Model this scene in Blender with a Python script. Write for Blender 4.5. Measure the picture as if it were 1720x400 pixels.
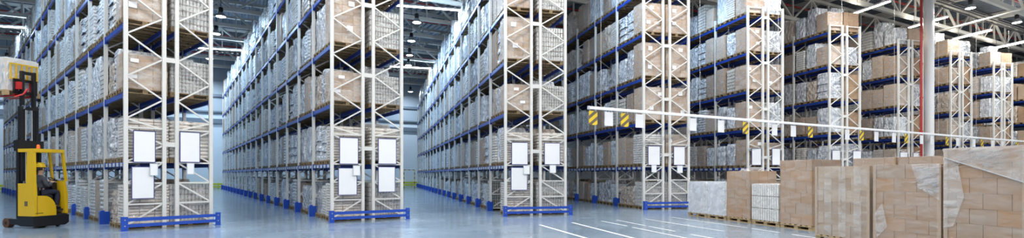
import bpy, math, random
from mathutils import Vector, Matrix

# ------------------------------------------------------------------ clear
for o in list(bpy.data.objects):
    bpy.data.objects.remove(o)
SC = bpy.context.scene
COL = SC.collection
RND = random.Random(7)
PI = math.pi

# ------------------------------------------------------------------ camera
F_PX, CX, HOR, CAM_H = 850.0, 860.0, 293.0, 1.6      # in the 1720x400 frame
cam_d = bpy.data.cameras.new('camera')
cam_d.sensor_fit = 'HORIZONTAL'
cam_d.sensor_width = 36.0
cam_d.lens = 36.0 * F_PX / 1720.0
cam_d.shift_y = (HOR - 200.0) / 1720.0
cam_d.clip_end = 400
cam = bpy.data.objects.new('camera', cam_d)
COL.objects.link(cam)
cam.location = (0, 0, CAM_H)
cam.rotation_euler = (PI / 2, 0, 0)
SC.camera = cam


def at(px, py, z):
    """point at height z seen at a pixel (the photograph's frame)"""
    d = F_PX * (CAM_H - z) / (py - HOR)
    return Vector(((px - CX) / F_PX * d, d, z))


def at_depth(px, d, z=0.0):
    return Vector(((px - CX) / F_PX * d, d, z))


def project(p):
    if p[1] < 0.5:
        return (-9999, -9999)
    return (CX + F_PX * p[0] / p[1], HOR - F_PX * (p[2] - CAM_H) / p[1])


# ------------------------------------------------------------------ world, exposure
VS = SC.view_settings
VS.view_transform = 'Standard'
VS.look = 'None'
VS.gamma = 1.0
VS.use_curve_mapping = False
VS.exposure = 0.45
W = bpy.data.worlds.new('sky')
SC.world = W
W.use_nodes = True
bg = W.node_tree.nodes['Background']
bg.inputs[0].default_value = (1.0, 0.98, 0.955, 1)      # overcast daylight through the open loading side
bg.inputs[1].default_value = 0.50
HB_E, TB_E, FRONT_E = 260.0, 220.0, 230.0           # lamp powers (W)
COOL, NEUTRAL, WARM = (0.50, 0.74, 1.0), (1.0, 0.98, 0.95), (1.0, 0.93, 0.82)

# ------------------------------------------------------------------ materials
MATS = {}


def nmat(name, col, rough=0.5, metal=0.0, spec=0.5, noise=None, bump=None, emit=None, coat=0.0):
    """procedural principled material; noise=(scale, amount, second colour, stretch), bump=(scale, strength, dist)"""
    m = bpy.data.materials.new(name)
    m.use_nodes = True
    nt = m.node_tree
    b = nt.nodes['Principled BSDF']
    b.inputs['Base Color'].default_value = (*col, 1)
    b.inputs['Roughness'].default_value = rough
    b.inputs['Metallic'].default_value = metal
    b.inputs['Specular IOR Level'].default_value = spec
    b.inputs['Coat Weight'].default_value = coat
    if noise or bump:
        tc = nt.nodes.new('ShaderNodeTexCoord')
        oi = nt.nodes.new('ShaderNodeObjectInfo')
        add = nt.nodes.new('ShaderNodeVectorMath')
        add.operation = 'ADD'
        mul = nt.nodes.new('ShaderNodeMath')
        mul.operation = 'MULTIPLY'
        mul.inputs[1].default_value = 37.0
        nt.links.new(oi.outputs['Random'], mul.inputs[0])
        nt.links.new(tc.outputs['Object'], add.inputs[0])
        nt.links.new(mul.outputs[0], add.inputs[1])
    if noise:
        sc, amt, c2, st = noise
        mp = nt.nodes.new('ShaderNodeMapping')
        mp.inputs['Scale'].default_value = st
        nz = nt.nodes.new('ShaderNodeTexNoise')
        nz.inputs['Scale'].default_value = sc
        nz.inputs['Detail'].default_value = 4
        rp = nt.nodes.new('ShaderNodeValToRGB')
        rp.color_ramp.elements[0].position = 0.5 - amt
        rp.color_ramp.elements[0].color = (*col, 1)
        rp.color_ramp.elements[1].position = 0.5 + amt
        rp.color_ramp.elements[1].color = (*c2, 1)
        nt.links.new(add.outputs[0], mp.inputs[0])
        nt.links.new(mp.outputs[0], nz.inputs['Vector'])
        nt.links.new(nz.outputs['Fac'], rp.inputs[0])
        nt.links.new(rp.outputs[0], b.inputs['Base Color'])
    if bump:
        sc, stg, dist = bump
        nb = nt.nodes.new('ShaderNodeTexNoise')
        nb.inputs['Scale'].default_value = sc
        nb.inputs['Detail'].default_value = 3
        bp = nt.nodes.new('ShaderNodeBump')
        bp.inputs['Strength'].default_value = stg
        bp.inputs['Distance'].default_value = dist
        nt.links.new(add.outputs[0], nb.inputs['Vector'])
        nt.links.new(nb.outputs['Fac'], bp.inputs['Height'])
        nt.links.new(bp.outputs[0], b.inputs['Normal'])
    if emit:
        b.inputs['Emission Color'].default_value = (*emit[0], 1)
        b.inputs['Emission Strength'].default_value = emit[1]
    MATS[name] = m
    return m


def film_mat(name, haze, streak_scale, stretch, col=(0.93, 0.95, 0.97)):
    """stretch film: see-through, with cloudy folds and sharp glints"""
    m = bpy.data.materials.new(name)
    m.use_nodes = True
    nt = m.node_tree
    b = nt.nodes['Principled BSDF']
    b.inputs['Base Color'].default_value = (*col, 1)
    b.inputs['Roughness'].default_value = 0.22
    tr = nt.nodes.new('ShaderNodeBsdfTransparent')
    mx = nt.nodes.new('ShaderNodeMixShader')
    tc = nt.nodes.new('ShaderNodeTexCoord')
    oi = nt.nodes.new('ShaderNodeObjectInfo')
    mul = nt.nodes.new('ShaderNodeMath')
    mul.operation = 'MULTIPLY'
    mul.inputs[1].default_value = 51.0
    add = nt.nodes.new('ShaderNodeVectorMath')
    add.operation = 'ADD'
    mp = nt.nodes.new('ShaderNodeMapping')
    mp.inputs['Scale'].default_value = stretch
    mp.inputs['Rotation'].default_value = (0.25, 0.3, 0.0)
    nz = nt.nodes.new('ShaderNodeTexNoise')
    nz.inputs['Scale'].default_value = streak_scale
    nz.inputs['Detail'].default_value = 5
    nz.inputs['Distortion'].default_value = 0.6
    rp = nt.nodes.new('ShaderNodeMapRange')
    rp.inputs['From Min'].default_value = 0.35
    rp.inputs['From Max'].default_value = 0.75
    rp.inputs['To Min'].default_value = haze[0]
    rp.inputs['To Max'].default_value = haze[1]
    bp = nt.nodes.new('ShaderNodeBump')
    bp.inputs['Strength'].default_value = 0.8
    bp.inputs['Distance'].default_value = 0.03
    L = nt.links.new
    L(oi.outputs['Random'], mul.inputs[0])
    L(tc.outputs['Object'], add.inputs[0])
    L(mul.outputs[0], add.inputs[1])
    L(add.outputs[0], mp.inputs[0])
    L(mp.outputs[0], nz.inputs['Vector'])
    L(nz.outputs['Fac'], rp.inputs['Value'])
    L(nz.outputs['Fac'], bp.inputs['Height'])
    L(bp.outputs[0], b.inputs['Normal'])
    L(rp.outputs[0], mx.inputs[0])
    L(tr.outputs[0], mx.inputs[1])
    L(b.outputs[0], mx.inputs[2])
    L(mx.outputs[0], nt.nodes['Material Output'].inputs[0])
    MATS[name] = m
    return m


nmat('white_steel', (0.72, 0.72, 0.695), 0.38)
nmat('blue_steel', (0.012, 0.055, 0.36), 0.35)
nmat('guard_blue', (0.015, 0.075, 0.46), 0.3)
nmat('grey_plate', (0.62, 0.66, 0.70), 0.5)
nmat('sheet_white', (0.90, 0.91, 0.93), 0.4)
nmat('sheet_edge', (0.06, 0.07, 0.24), 0.4)
nmat('wood', (0.17, 0.112, 0.058), 0.8, noise=(9, 0.2, (0.36, 0.26, 0.14), (0.6, 5, 4)))  # rack pallets: the shade inside the racks is put into this darker wood
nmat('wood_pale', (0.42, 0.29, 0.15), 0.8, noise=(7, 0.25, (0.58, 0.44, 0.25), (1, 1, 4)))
nmat('carton_white', (0.74, 0.69, 0.63), 0.6)
nmat('carton', (0.36, 0.235, 0.14), 0.75, noise=(5, 0.25, (0.43, 0.295, 0.19), (1, 1, 3)))
nmat('carton_pale', (0.46, 0.345, 0.25), 0.75, noise=(5, 0.25, (0.52, 0.40, 0.30), (1, 1, 3)))
nmat('carton_dark', (0.30, 0.19, 0.12), 0.75, noise=(5, 0.25, (0.38, 0.26, 0.17), (1, 1, 3)))
nmat('carton_mid', (0.40, 0.26, 0.165), 0.7, noise=(5, 0.25, (0.45, 0.30, 0.20), (1, 1, 3)))
nmat('carton_warm', (0.42, 0.245, 0.13), 0.7, noise=(5, 0.25, (0.47, 0.285, 0.16), (1, 1, 3)))
nmat('carton_grey', (0.385, 0.27, 0.185), 0.7, noise=(5, 0.25, (0.43, 0.31, 0.22), (1, 1, 3)))
nmat('tape', (0.62, 0.50, 0.36), 0.35)
nmat('silver_film', (0.50, 0.55, 0.62), 0.16, spec=0.9, noise=(4.5, 0.13, (0.90, 0.93, 0.97), (2.2, 2.2, 0.8)), bump=(8, 1.0, 0.12))
nmat('smoky_film', (0.36, 0.38, 0.42), 0.18, spec=0.9, noise=(4.5, 0.13, (0.78, 0.81, 0.86), (2.2, 2.2, 0.8)), bump=(9, 1.0, 0.12))
nmat('tan_film', (0.46, 0.36, 0.28), 0.25, spec=0.8, noise=(4.0, 0.16, (0.70, 0.64, 0.58), (2, 2, 0.8)), bump=(8, 1.0, 0.12))  # whitish streaks put the film's sheen into the colour
nmat('tray_light', (0.70, 0.70, 0.69), 0.4, noise=(9, 0.2, (0.82, 0.81, 0.79), (1, 1, 1)))
nmat('tray_cream', (0.70, 0.62, 0.54), 0.5, noise=(9, 0.2, (0.82, 0.76, 0.70), (1, 1, 1)))
nmat('tray_gap', (0.20, 0.16, 0.13), 0.8)
nmat('can_grey', (0.52, 0.53, 0.52), 0.3, metal=0.35, noise=(11, 0.2, (0.72, 0.73, 0.71), (1, 1, 1)))
nmat('sack_cream', (0.74, 0.68, 0.60), 0.65, noise=(6, 0.2, (0.83, 0.79, 0.73), (1, 1, 1)), bump=(14, 0.5, 0.02))
nmat('sack_white', (0.68, 0.71, 0.75), 0.4, noise=(6, 0.2, (0.82, 0.84, 0.87), (1, 1, 1)), bump=(14, 0.6, 0.02))
film_mat('film', (0.06, 0.50), 4.0, (0.8, 1.0, 2.2), col=(0.93, 0.93, 0.93))
film_mat('film_thin', (0.02, 0.30), 2.6, (0.6, 0.8, 3.0), col=(0.93, 0.92, 0.90))
film_mat('film_thick', (0.08, 0.46), 3.0, (0.6, 0.9, 2.4), col=(0.93, 0.91, 0.88))
film_mat('film_milky', (0.62, 0.92), 3.0, (1.0, 1.0, 0.5), col=(0.80, 0.83, 0.88))
nmat('yellow_paint', (0.83, 0.52, 0.012), 0.3, coat=0.4)
nmat('black_paint', (0.012, 0.012, 0.014), 0.4)
nmat('black_rubber', (0.02, 0.02, 0.02), 0.75)
nmat('wheel_brown', (0.13, 0.06, 0.03), 0.6)
nmat('chrome', (0.7, 0.7, 0.72), 0.15, metal=1.0)
nmat('red_paint', (0.55, 0.02, 0.02), 0.4)
nmat('orange_lens', (0.9, 0.16, 0.02), 0.25)
nmat('helmet_yellow', (0.90, 0.58, 0.01), 0.3)
nmat('skin', (0.62, 0.38, 0.27), 0.55)
nmat('hair', (0.05, 0.035, 0.03), 0.7)
nmat('jacket', (0.055, 0.062, 0.078), 0.8, noise=(8, 0.2, (0.085, 0.092, 0.11), (1, 1, 1)))
nmat('trousers', (0.022, 0.028, 0.06), 0.8)
nmat('hazard_yellow', (0.86, 0.62, 0.03), 0.45)
nmat('hazard_dark', (0.17, 0.13, 0.09), 0.5)
nmat('pipe_red', (0.42, 0.035, 0.03), 0.4)
nmat('truss_cream', (0.62, 0.60, 0.54), 0.5)
nmat('cable_black', (0.02, 0.02, 0.022), 0.6)
nmat('deck_steel', (0.17, 0.20, 0.24), 0.45, metal=0.2)
nmat('wall_paint', (0.66, 0.74, 0.82), 0.55, noise=(0.3, 0.3, (0.70, 0.78, 0.85), (1, 1, 1)))
nmat('wall_dark', (0.16, 0.20, 0.25), 0.5)
nmat('wall_upper', (0.40, 0.47, 0.54), 0.5)
nmat('kerb_yellow', (0.55, 0.58, 0.05), 0.5)
nmat('line_white', (0.85, 0.87, 0.88), 0.35)
nmat('column_white', (0.80, 0.81, 0.82), 0.45)
nmat('lamp_glow', (1, 1, 1), 0.5, emit=((1.0, 0.99, 0.96), 14.0))
nmat('lamp_warm_glow', (1, 1, 1), 0.5, emit=((1.0, 0.93, 0.78), 14.0))
nmat('lamp_shade', (0.55, 0.58, 0.60), 0.35, metal=0.6)

# polished floor: pale blue-grey coating with faint mottling and scuffs
m = nmat('floor_coat', (0.30, 0.36, 0.41), 0.16, spec=0.5)
nt = m.node_tree
b = nt.nodes['Principled BSDF']
tc = nt.nodes.new('ShaderNodeTexCoord')
n1 = nt.nodes.new('ShaderNodeTexNoise')
n1.inputs['Scale'].default_value = 0.55
n1.inputs['Detail'].default_value = 6
r1 = nt.nodes.new('ShaderNodeValToRGB')
r1.color_ramp.elements[0].position = 0.35
r1.color_ramp.elements[0].color = (0.185, 0.25, 0.32, 1)
r1.color_ramp.elements[1].position = 0.68
r1.color_ramp.elements[1].color = (0.27, 0.345, 0.42, 1)
nt.links.new(tc.outputs['Object'], n1.inputs['Vector'])
nt.links.new(n1.outputs['Fac'], r1.inputs[0])
nt.links.new(r1.outputs[0], b.inputs['Base Color'])
n2 = nt.nodes.new('ShaderNodeTexNoise')
n2.inputs['Scale'].default_value = 1.3
n2.inputs['Detail'].default_value = 5
r2 = nt.nodes.new('ShaderNodeMapRange')
r2.inputs['To Min'].default_value = 0.10
r2.inputs['To Max'].default_value = 0.26
nt.links.new(tc.outputs['Object'], n2.inputs['Vector'])
nt.links.new(n2.outputs['Fac'], r2.inputs['Value'])
nt.links.new(r2.outputs[0], b.inputs['Roughness'])


# ------------------------------------------------------------------ mesh helpers
class MB:
    """collects shapes; build() links them as ONE mesh object"""

    def __init__(self):
        self.v, self.f, self.m = [], [], []

    def quad_hull(self, vs, faces, mi=0):
        n = len(self.v)
        self.v += [tuple(p) for p in vs]
        self.f += [tuple(i + n for i in q) for q in faces]
        self.m += [mi] * len(faces)
        return self

    def box(self, x0, x1, y0, y1, z0, z1, mi=0, M=None):
        vs = [(x0, y0, z0), (x1, y0, z0), (x1, y1, z0), (x0, y1, z0), (x0, y0, z1), (x1, y0, z1), (x1, y1, z1), (x0, y1, z1)]
        if M is not None:
            vs = [M @ Vector(p) for p in vs]
        return self.quad_hull(vs, [(0, 3, 2, 1), (4, 5, 6, 7), (0, 1, 5, 4), (1, 2, 6, 5), (2, 3, 7, 6), (3, 0, 4, 7)], mi)

    def cbox(self, x0, x1, y0, y1, z0, z1, c=0.02, mi=0, M=None):
        """box with chamfered upright edges and top"""
        def ring(i, z):
            a0, a1, b0, b1 = x0 + i, x1 - i, y0 + i, y1 - i
            return [(a0 + c, b0, z), (a1 - c, b0, z), (a1, b0 + c, z), (a1, b1 - c, z), (a1 - c, b1, z), (a0 + c, b1, z), (a0, b1 - c, z), (a0, b0 + c, z)]
        vs = ring(0, z0) + ring(0, z1 - c) + ring(c * 0.8, z1)
        if M is not None:
            vs = [M @ Vector(p) for p in vs]
        fs = [tuple(range(7, -1, -1)), tuple(range(16, 24))]
        for k in (0, 8):
            for i in range(8):
                j = (i + 1) % 8
                fs.append((k + i, k + j, k + 8 + j, k + 8 + i))
        return self.quad_hull(vs, fs, mi)

    def bar(self, p, q, w, h, mi=0, up=(0, 0, 1)):
        """straight bar from p to q, w wide, h high"""
        p, q = Vector(p), Vector(q)
        d = (q - p).normalized()
        u = Vector(up)
        if abs(d.dot(u)) > 0.98:
            u = Vector((0, 1, 0))
        s = d.cross(u).normalized()
        t = s.cross(d).normalized()
        s, t = s * w / 2, t * h / 2
        vs = [p - s - t, p + s - t, p + s + t, p - s + t, q - s - t, q + s - t, q + s + t, q - s + t]
        return self.quad_hull(vs, [(0, 1, 2, 3), (7, 6, 5, 4), (0, 4, 5, 1), (1, 5, 6, 2), (2, 6, 7, 3), (3, 7, 4, 0)], mi)

    def tube(self, p, q, r, n=10, r2=None, mi=0, cap=True):
        p, q = Vector(p), Vector(q)
        r2 = r if r2 is None else r2
        d = (q - p).normalized()
        u = Vector((0, 0, 1)) if abs(d.z) < 0.9 else Vector((1, 0, 0))
        s = d.cross(u).normalized()
        t = d.cross(s)
        vs = []
        for c, rr in ((p, r), (q, r2)):
            for i in range(n):
                a = 2 * PI * i / n
                vs.append(c + s * math.cos(a) * rr + t * math.sin(a) * rr)
        fs = [(i, (i + 1) % n, n + (i + 1) % n, n + i) for i in range(n)]
        if cap:
            fs += [tuple(range(n - 1, -1, -1)), tuple(range(n, 2 * n))]
        return self.quad_hull(vs, fs, mi)

    def path(self, pts, r, n=8, mi=0):
        for a, b_ in zip(pts[:-1], pts[1:]):
            self.tube(a, b_, r, n, mi=mi)
        return self

    def prism(self, poly, axis, a, b_, mi=0):
        """polygon extruded along x ('x'), y or z from a to b"""
        def put(p, t):
            return {'x': (t, p[0], p[1]), 'y': (p[0], t, p[1]), 'z': (p[0], p[1], t)}[axis]
        n = len(poly)
        vs = [put(p, a) for p in poly] + [put(p, b_) for p in poly]
        fs = [tuple(range(n)), tuple(range(2 * n - 1, n - 1, -1))]
        fs += [(i, n + i, n + (i + 1) % n, (i + 1) % n) for i in range(n)]
        return self.quad_hull(vs, fs, mi)

    def lathe(self, prof, n=16, c=(0, 0, 0), mi=0):
        vs, fs = [], []
        for r, z in prof:
            for i in range(n):
                a = 2 * PI * i / n
                vs.append((c[0] + r * math.cos(a), c[1] + r * math.sin(a), c[2] + z))
        for k in range(len(prof) - 1):
            for i in range(n):
                j = (i + 1) % n
                fs.append((k * n + i, k * n + j, (k + 1) * n + j, (k + 1) * n + i))
        fs.append(tuple(range(n - 1, -1, -1)))
        fs.append(tuple(range((len(prof) - 1) * n, len(prof) * n)))
        return self.quad_hull(vs, fs, mi)

    def mesh(self, name, mats, smooth=False):
        me = bpy.data.meshes.new(name)
        me.from_pydata(self.v, [], self.f)
        for k in (mats if isinstance(mats, (list, tuple)) else [mats]):
            me.materials.append(MATS[k])
        if any(self.m):
            me.polygons.foreach_set('material_index', self.m)
        if smooth:
            me.polygons.foreach_set('use_smooth', [True] * len(me.polygons))
        me.update()
        return me

    def build(self, name, mats, parent=None, smooth=False):
        return put(name, self.mesh(name, mats, smooth), parent)


def put(name, me, parent=None, loc=None, rz=None):
    o = bpy.data.objects.new(name, me)
    COL.objects.link(o)
    if parent is not None:
        o.parent = parent
    if loc is not None:
        o.location = loc
    if rz is not None:
        o.rotation_euler = (0, 0, rz)
    return o


def empty(name, loc=(0, 0, 0), rz=0.0):
    return put(name, None, None, loc, rz)


def tag(o, label=None, cat=None, group=None, kind=None):
    if label:
        o['label'] = label
    if cat:
        o['category'] = cat
    if group:
        o['group'] = group
    if kind:
        o['kind'] = kind
    return o


ORD = ['first', 'second', 'third', 'fourth', 'fifth', 'sixth', 'seventh', 'eighth', 'ninth', 'tenth', 'eleventh', 'twelfth',
       'thirteenth', 'fourteenth', 'fifteenth', 'sixteenth', 'seventeenth', 'eighteenth', 'nineteenth', 'twentieth']


def ordinal(n):          # n counted from 1
    if n <= 20:
        return ORD[n - 1]
    tens = {2: 'twenty', 3: 'thirty', 4: 'forty', 5: 'fifty'}[n // 10]
    if n % 10 == 0:
        return tens[:-1] + 'ieth'
    return tens + '-' + ORD[n % 10 - 1]


# ------------------------------------------------------------------ hall
U = Vector((0.88, 0.475, 0)).normalized()      # along the row of rack ends
V = Vector((-U.y, U.x, 0))                     # into the hall
ANG_U = math.atan2(U.y, U.x)
ORG = Vector((-12.0, 67.5, 0))                 # a point on the back wall
V_BACK = ORG.dot(V)
U_LEFT, U_RIGHT = -31.0, 105.0
ROOF, CHORD_TOP, CHORD_LOW = 15.2, 14.5, 12.75


def uv(u, v, z=0.0):
    return U * u + V * v + Vector((0, 0, z))


floor = MB()
floor.quad_hull([(U_LEFT, -40, 0), (U_RIGHT, -40, 0), (U_RIGHT, V_BACK + 0.3, 0), (U_LEFT, V_BACK + 0.3, 0)], [(0, 1, 2, 3)])
floor = tag(floor.build('floor', 'floor_coat'), kind='structure')
floor.rotation_euler = (0, 0, ANG_U)

# back wall: panels, darker ducts, yellow kerb
wb = MB().box(U_LEFT, U_RIGHT, V_BACK, V_BACK + 0.3, 0, 8.2, 0).box(U_LEFT, U_RIGHT, V_BACK + 0.02, V_BACK + 0.3, 8.2, ROOF, 1)
wall_back = tag(wb.build('wall_back', ['wall_paint', 'wall_upper']), kind='structure')
wall_back.rotation_euler = (0, 0, ANG_U)
for z0, z1, mm in ((7.25, 7.75, 'wall_dark'), (8.45, 8.62, 'wall_dark'), (10.2, 10.5, 'wall_dark')):
    MB().box(U_LEFT, U_RIGHT, V_BACK - 0.25, V_BACK - 0.02, z0, z1).build('wall_duct', mm, wall_back)
for i in range(14):                                          # raised seams of the wall panels
    u = U_LEFT + 6 + i * 6
    MB().box(u - 0.03, u + 0.03, V_BACK - 0.03, V_BACK, 0.7, 7.2).build('panel_seam', 'wall_upper', wall_back)
tr = tag(MB().box(U_LEFT, U_RIGHT, V_BACK - 0.5, V_BACK - 0.36, 0.12, 0.32).box(U_LEFT, U_RIGHT, V_BACK - 0.5, V_BACK - 0.36, 0.42, 0.62).build('trim_1', 'kerb_yellow'), kind='structure')
tr.rotation_euler = (0, 0, ANG_U)
for i in range(40):
    u = U_LEFT + 1 + i * 2
    MB().box(u - 0.05, u + 0.05, V_BACK - 0.36, V_BACK - 0.28, 0, 0.66).build('kerb_post', 'kerb_yellow', tr)
wl = tag(MB().box(U_LEFT - 0.3, U_LEFT, -40, V_BACK + 0.3, 0, ROOF).build('wall_left', 'wall_upper'), kind='structure')
wl.rotation_euler = (0, 0, ANG_U)
wr = tag(MB().box(U_RIGHT, U_RIGHT + 0.3, -40, V_BACK + 0.3, 0, ROOF).build('wall_right', 'wall_upper'), kind='structure')
wr.rotation_euler = (0, 0, ANG_U)

# ceiling: trapezoidal steel deck whose ribs run into the hall
cm = MB()
pitch = 0.5
n = int((U_RIGHT - U_LEFT) / pitch)
vs, fs = [], []
for i in range(n):
    u = U_LEFT + i * pitch
    for du, dz in ((0, 0), (0.2, 0), (0.26, 0.12), (0.44, 0.12)):
        vs += [(u + du, -40, ROOF + dz), (u + du, V_BACK + 0.3, ROOF + dz)]
for k in range(len(vs) // 2 - 1):
    fs.append((2 * k, 2 * k + 1, 2 * k + 3, 2 * k + 2))
cm.quad_hull(vs, fs)
ceiling = tag(cm.build('ceiling', 'deck_steel'), kind='structure')
ceiling.rotation_euler = (0, 0, ANG_U)


def in_view(p, mx=60, my=60):
    x, y = project(p)
    return -mx < x < 1720 + mx and -my < y < 400 + my


PAN = 2.2
vert_me = MB().box(-0.05, 0.05, -0.05, 0.05, 0, CHORD_TOP - CHORD_LOW).mesh('truss_vertical', 'truss_cream')
dg = {}
for s in (-1, 1):
    dg[s] = MB().bar((0, 0, 0), (s * PAN, 0, CHORD_TOP - CHORD_LOW), 0.13, 0.13).mesh('truss_diagonal', 'truss_cream')
v = 14.0
nt_ = 0
while v < V_BACK - 1:
    lo = MB().box(U_LEFT, U_RIGHT, v - 0.11, v + 0.11, CHORD_LOW - 0.13, CHORD_LOW + 0.13).box(U_LEFT, U_RIGHT, v - 0.11, v + 0.11, CHORD_TOP - 0.1, CHORD_TOP + 0.1)
    t = lo.build('roof_truss', 'truss_cream', ceiling)
    k = 0
    u = U_LEFT + (nt_ % 2) * 1.1
    while u < U_RIGHT - PAN:
        if in_view(uv(u, v, CHORD_LOW), 150, 60):
            if k % 2 == 0:
                put('truss_diagonal', dg[1], t, (u, v, CHORD_LOW))
                put('truss_diagonal', dg[-1], t, (u, v, CHORD_LOW))
            put('truss_vertical', vert_me, t, (u, v, CHORD_LOW))
        u += PAN
        k += 1
    MB().tube((U_LEFT, v + 0.9, CHORD_TOP - 0.35), (U_RIGHT, v + 0.9, CHORD_TOP - 0.35), 0.07, 8).build('sprinkler_pipe', 'pipe_red', ceiling)
    v += 4.2
    nt_ += 1
u = U_LEFT + 3
while u < U_RIGHT:                                             # long roof beams above the trusses
    MB().box(u - 0.09, u + 0.09, -10, V_BACK, CHORD_TOP + 0.12, ROOF - 0.02).build('roof_beam', 'truss_cream', ceiling)
    u += 8.4

# ------------------------------------------------------------------ pallet racks
LEV = [0.0, 1.95, 3.97, 5.98, 8.0, 10.02]        # floor and the tops of the five beam levels
RACK_H, BAY, POST = 10.45, 2.7, 0.1
# px of the first post, px per metre at its foot, px of the vanishing point of its long side, width, bays on the aisle side, bays behind
RACKS = [
    (211, 58.5, -90, 2.20, 17, 10, 'leftmost rack'),
    (557.5, 50.0, 293, 2.45, 17, 10, 'second rack'),
    (849, 43.5, 637, 2.45, 17, 10, 'third rack'),
    (1081, 37.0, 646, 2.30, 8, 4, 'fourth rack'),
    (1256, 32.0, 655, 2.15, 6, 3, 'fifth rack'),
    (1393, 28.5, 655, 2.20, 5, 3, 'sixth rack'),
    (1509, 25.75, 655, 1.98, 5, 3, 'seventh rack'),
    (1596.6, 23.5, 655, 1.95, 5, 3, 'eighth rack'),
    (1669, 21.4, 655, 1.95, 5, 3, 'ninth rack'),
    (1733, 19.6, 655, 1.95, 5, 2, 'tenth rack'),
]
RACK_LABEL = ['tall white and blue pallet rack directly behind the yellow forklift',
              'tall loaded pallet rack second from the left with four white notice boards',
              'tall loaded pallet rack third from the left, left of the start of the overhead rail',
              'pallet rack fourth from the left, its end behind the first white rail signs',
              'fifth pallet rack from the left, whose upright tops first come into view',
              'sixth pallet rack from the left, between the fifth rack and the white column side',
              'seventh pallet rack from the left, just left of the white column',
              'eighth pallet rack from the left, first one right of the white column',
              'ninth pallet rack from the left, second one right of the white column',
              'tenth and last pallet rack, cut by the right edge of the photo']

post_me = MB()
post_me.prism([(-0.05, -0.05), (0.05, -0.05), (0.05, 0.05), (0.02, 0.05), (0.02, 0.02), (-0.02, 0.02), (-0.02, 0.05), (-0.05, 0.05)], 'z', 0, RACK_H)
POST_ME = post_me.mesh('post', 'white_steel')
BEAM_ME = MB().box(-0.03, 0.03, POST / 2, BAY - POST / 2, -0.13, 0).box(-0.045, 0.045, POST / 2 - 0.012, POST / 2 + 0.05, -0.19, 0.03).box(
    -0.045, 0.045, BAY - POST / 2 - 0.05, BAY - POST / 2 + 0.012, -0.19, 0.03).mesh('beam', 'blue_steel')
FOOT_ME = MB().prism([(-0.17, 0), (-0.05, 0), (-0.05, 0.44), (-0.13, 0.44), (-0.17, 0.38)], 'y', -0.10, 0.10).box(-0.05, 0.09, -0.10, -0.062, 0, 0.40).box(
    -0.05, 0.09, 0.062, 0.10, 0, 0.40).mesh('post_protector', 'guard_blue')
LABEL_ME = MB().box(-0.044, -0.034, -0.13, 0.13, -0.12, -0.015).mesh('location_label', 'grey_plate')
CACHE = {}


def frame_bars(fw):
    """(name, p, q, thickness) of the bars of one upright frame, in the x-z plane"""
    out = []
    for z in (0.12, 0.73, 1.34, 1.95, 2.96):
        out.append(('horizontal_brace', (0.05, z), (fw - 0.05, z), 0.055 if z < 1.9 else 0.075))
    for z in (0.15, 0.76, 1.37):
        out.append(('diagonal_brace', (0.05, z), (fw - 0.05, z + 0.56), 0.04))
    out.append(('diagonal_brace', (0.05, 1.99), (fw - 0.05, 2.45), 0.04))
    out.append(('diagonal_brace', (fw - 0.05, 2.50), (0.05, 2.93), 0.04))
    out.append(('diagonal_brace', (fw - 0.15, 2.98), (0.05, 3.20), 0.04))
    z, s = 3.22, 1
    while z + 0.61 < RACK_H - 0.1:
        a, c = (0.05, fw - 0.05) if s > 0 else (fw - 0.05, 0.05)
        out.append(('diagonal_brace', (a, z + 0.02), (c, z + 0.59), 0.04))
        z += 0.61
        s = -s
    out.append(('horizontal_brace', (0.05, RACK_H - 0.05), (fw - 0.05, RACK_H - 0.05), 0.05))
    return out


def frame_meshes(fw, mirror):
    key = (round(fw, 3), mirror)
    if key not in CACHE:
        f = (lambda x: fw - x) if mirror else (lambda x: x)
        parts, whole = [], MB()
        for x in (0, fw):
            whole.box(x - 0.05, x + 0.05, -0.05, 0.05, 0, RACK_H)
        for nm, p, q, t in frame_bars(fw):
            P, Q = (f(p[0]), 0, p[1]), (f(q[0]), 0, q[1])
            parts.append((nm, MB().bar(P, Q, 0.045, t, up=(0, 1, 0)).mesh(nm, 'white_steel')))
            whole.bar(P, Q, 0.045, t, up=(0, 1, 0))
        CACHE[key] = (parts, whole.mesh('upright_frame', 'white_steel'))
    return CACHE[key]


SPACER = {}
RACK_INFO = []
for ri, (pxa, s, vpx, wid, nb, nbr, short) in enumerate(RACKS):
    d = F_PX / s
    base = at_depth(pxa, d)
    dirv = Vector(((vpx - CX) / F_PX, 1, 0)).normalized()
    rz = math.atan2(dirv.y, dirv.x) - PI / 2
    root = tag(empty('pallet_rack', base, rz), RACK_LABEL[ri], 'pallet rack', 'long white and blue pallet racks')
    fw = wid * 0.425
    RACK_INFO.append((base, rz, wid, fw, root))
    detail = 4 if ri < 5 else 2
    for side, nbays in ((0, nb), (1, nbr)):
        x0 = 0 if side == 0 else wid - fw
        parts, whole = frame_meshes(fw, side == 1)
        for j in range(nbays + 1):
            if j < detail:
                e = empty('upright_frame')
                e.parent = root
                e.location = (x0, j * BAY, 0)
                put('post', POST_ME, e)
                put('post', POST_ME, e, (fw, 0, 0))
                for nm, me in parts:
                    put(nm, me, e)
            else:
                put('upright_frame', whole, root, (x0, j * BAY, 0))
            if side == 0 and j >= 1:
                put('post_protector', FOOT_ME, root, (-0.0, j * BAY, 0))
        for j in range(nbays):
            for li in range(1, 6):
                for x in (x0, x0 + fw):
                    put('beam', BEAM_ME, root, (x, j * BAY, LEV[li]))
            if side == 0 and j < 5 and ri < 6:
                for k in range(5):
                    put('location_label', LABEL_ME, root, (0, j * BAY + 0.34 + k * 0.5, LEV[1]))
    gap = wid - 2 * fw
    if gap not in SPACER:
        SPACER[gap] = MB().box(0.05, gap - 0.05, -0.04, 0.04, -0.07, 0.07).mesh('row_spacer', 'white_steel')
    for j in (0, 1, 2):
        for z in (2.5, 5.05, 7.5, 9.9):
            put('row_spacer', SPACER[gap], root, (fw, j * BAY, z))

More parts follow.
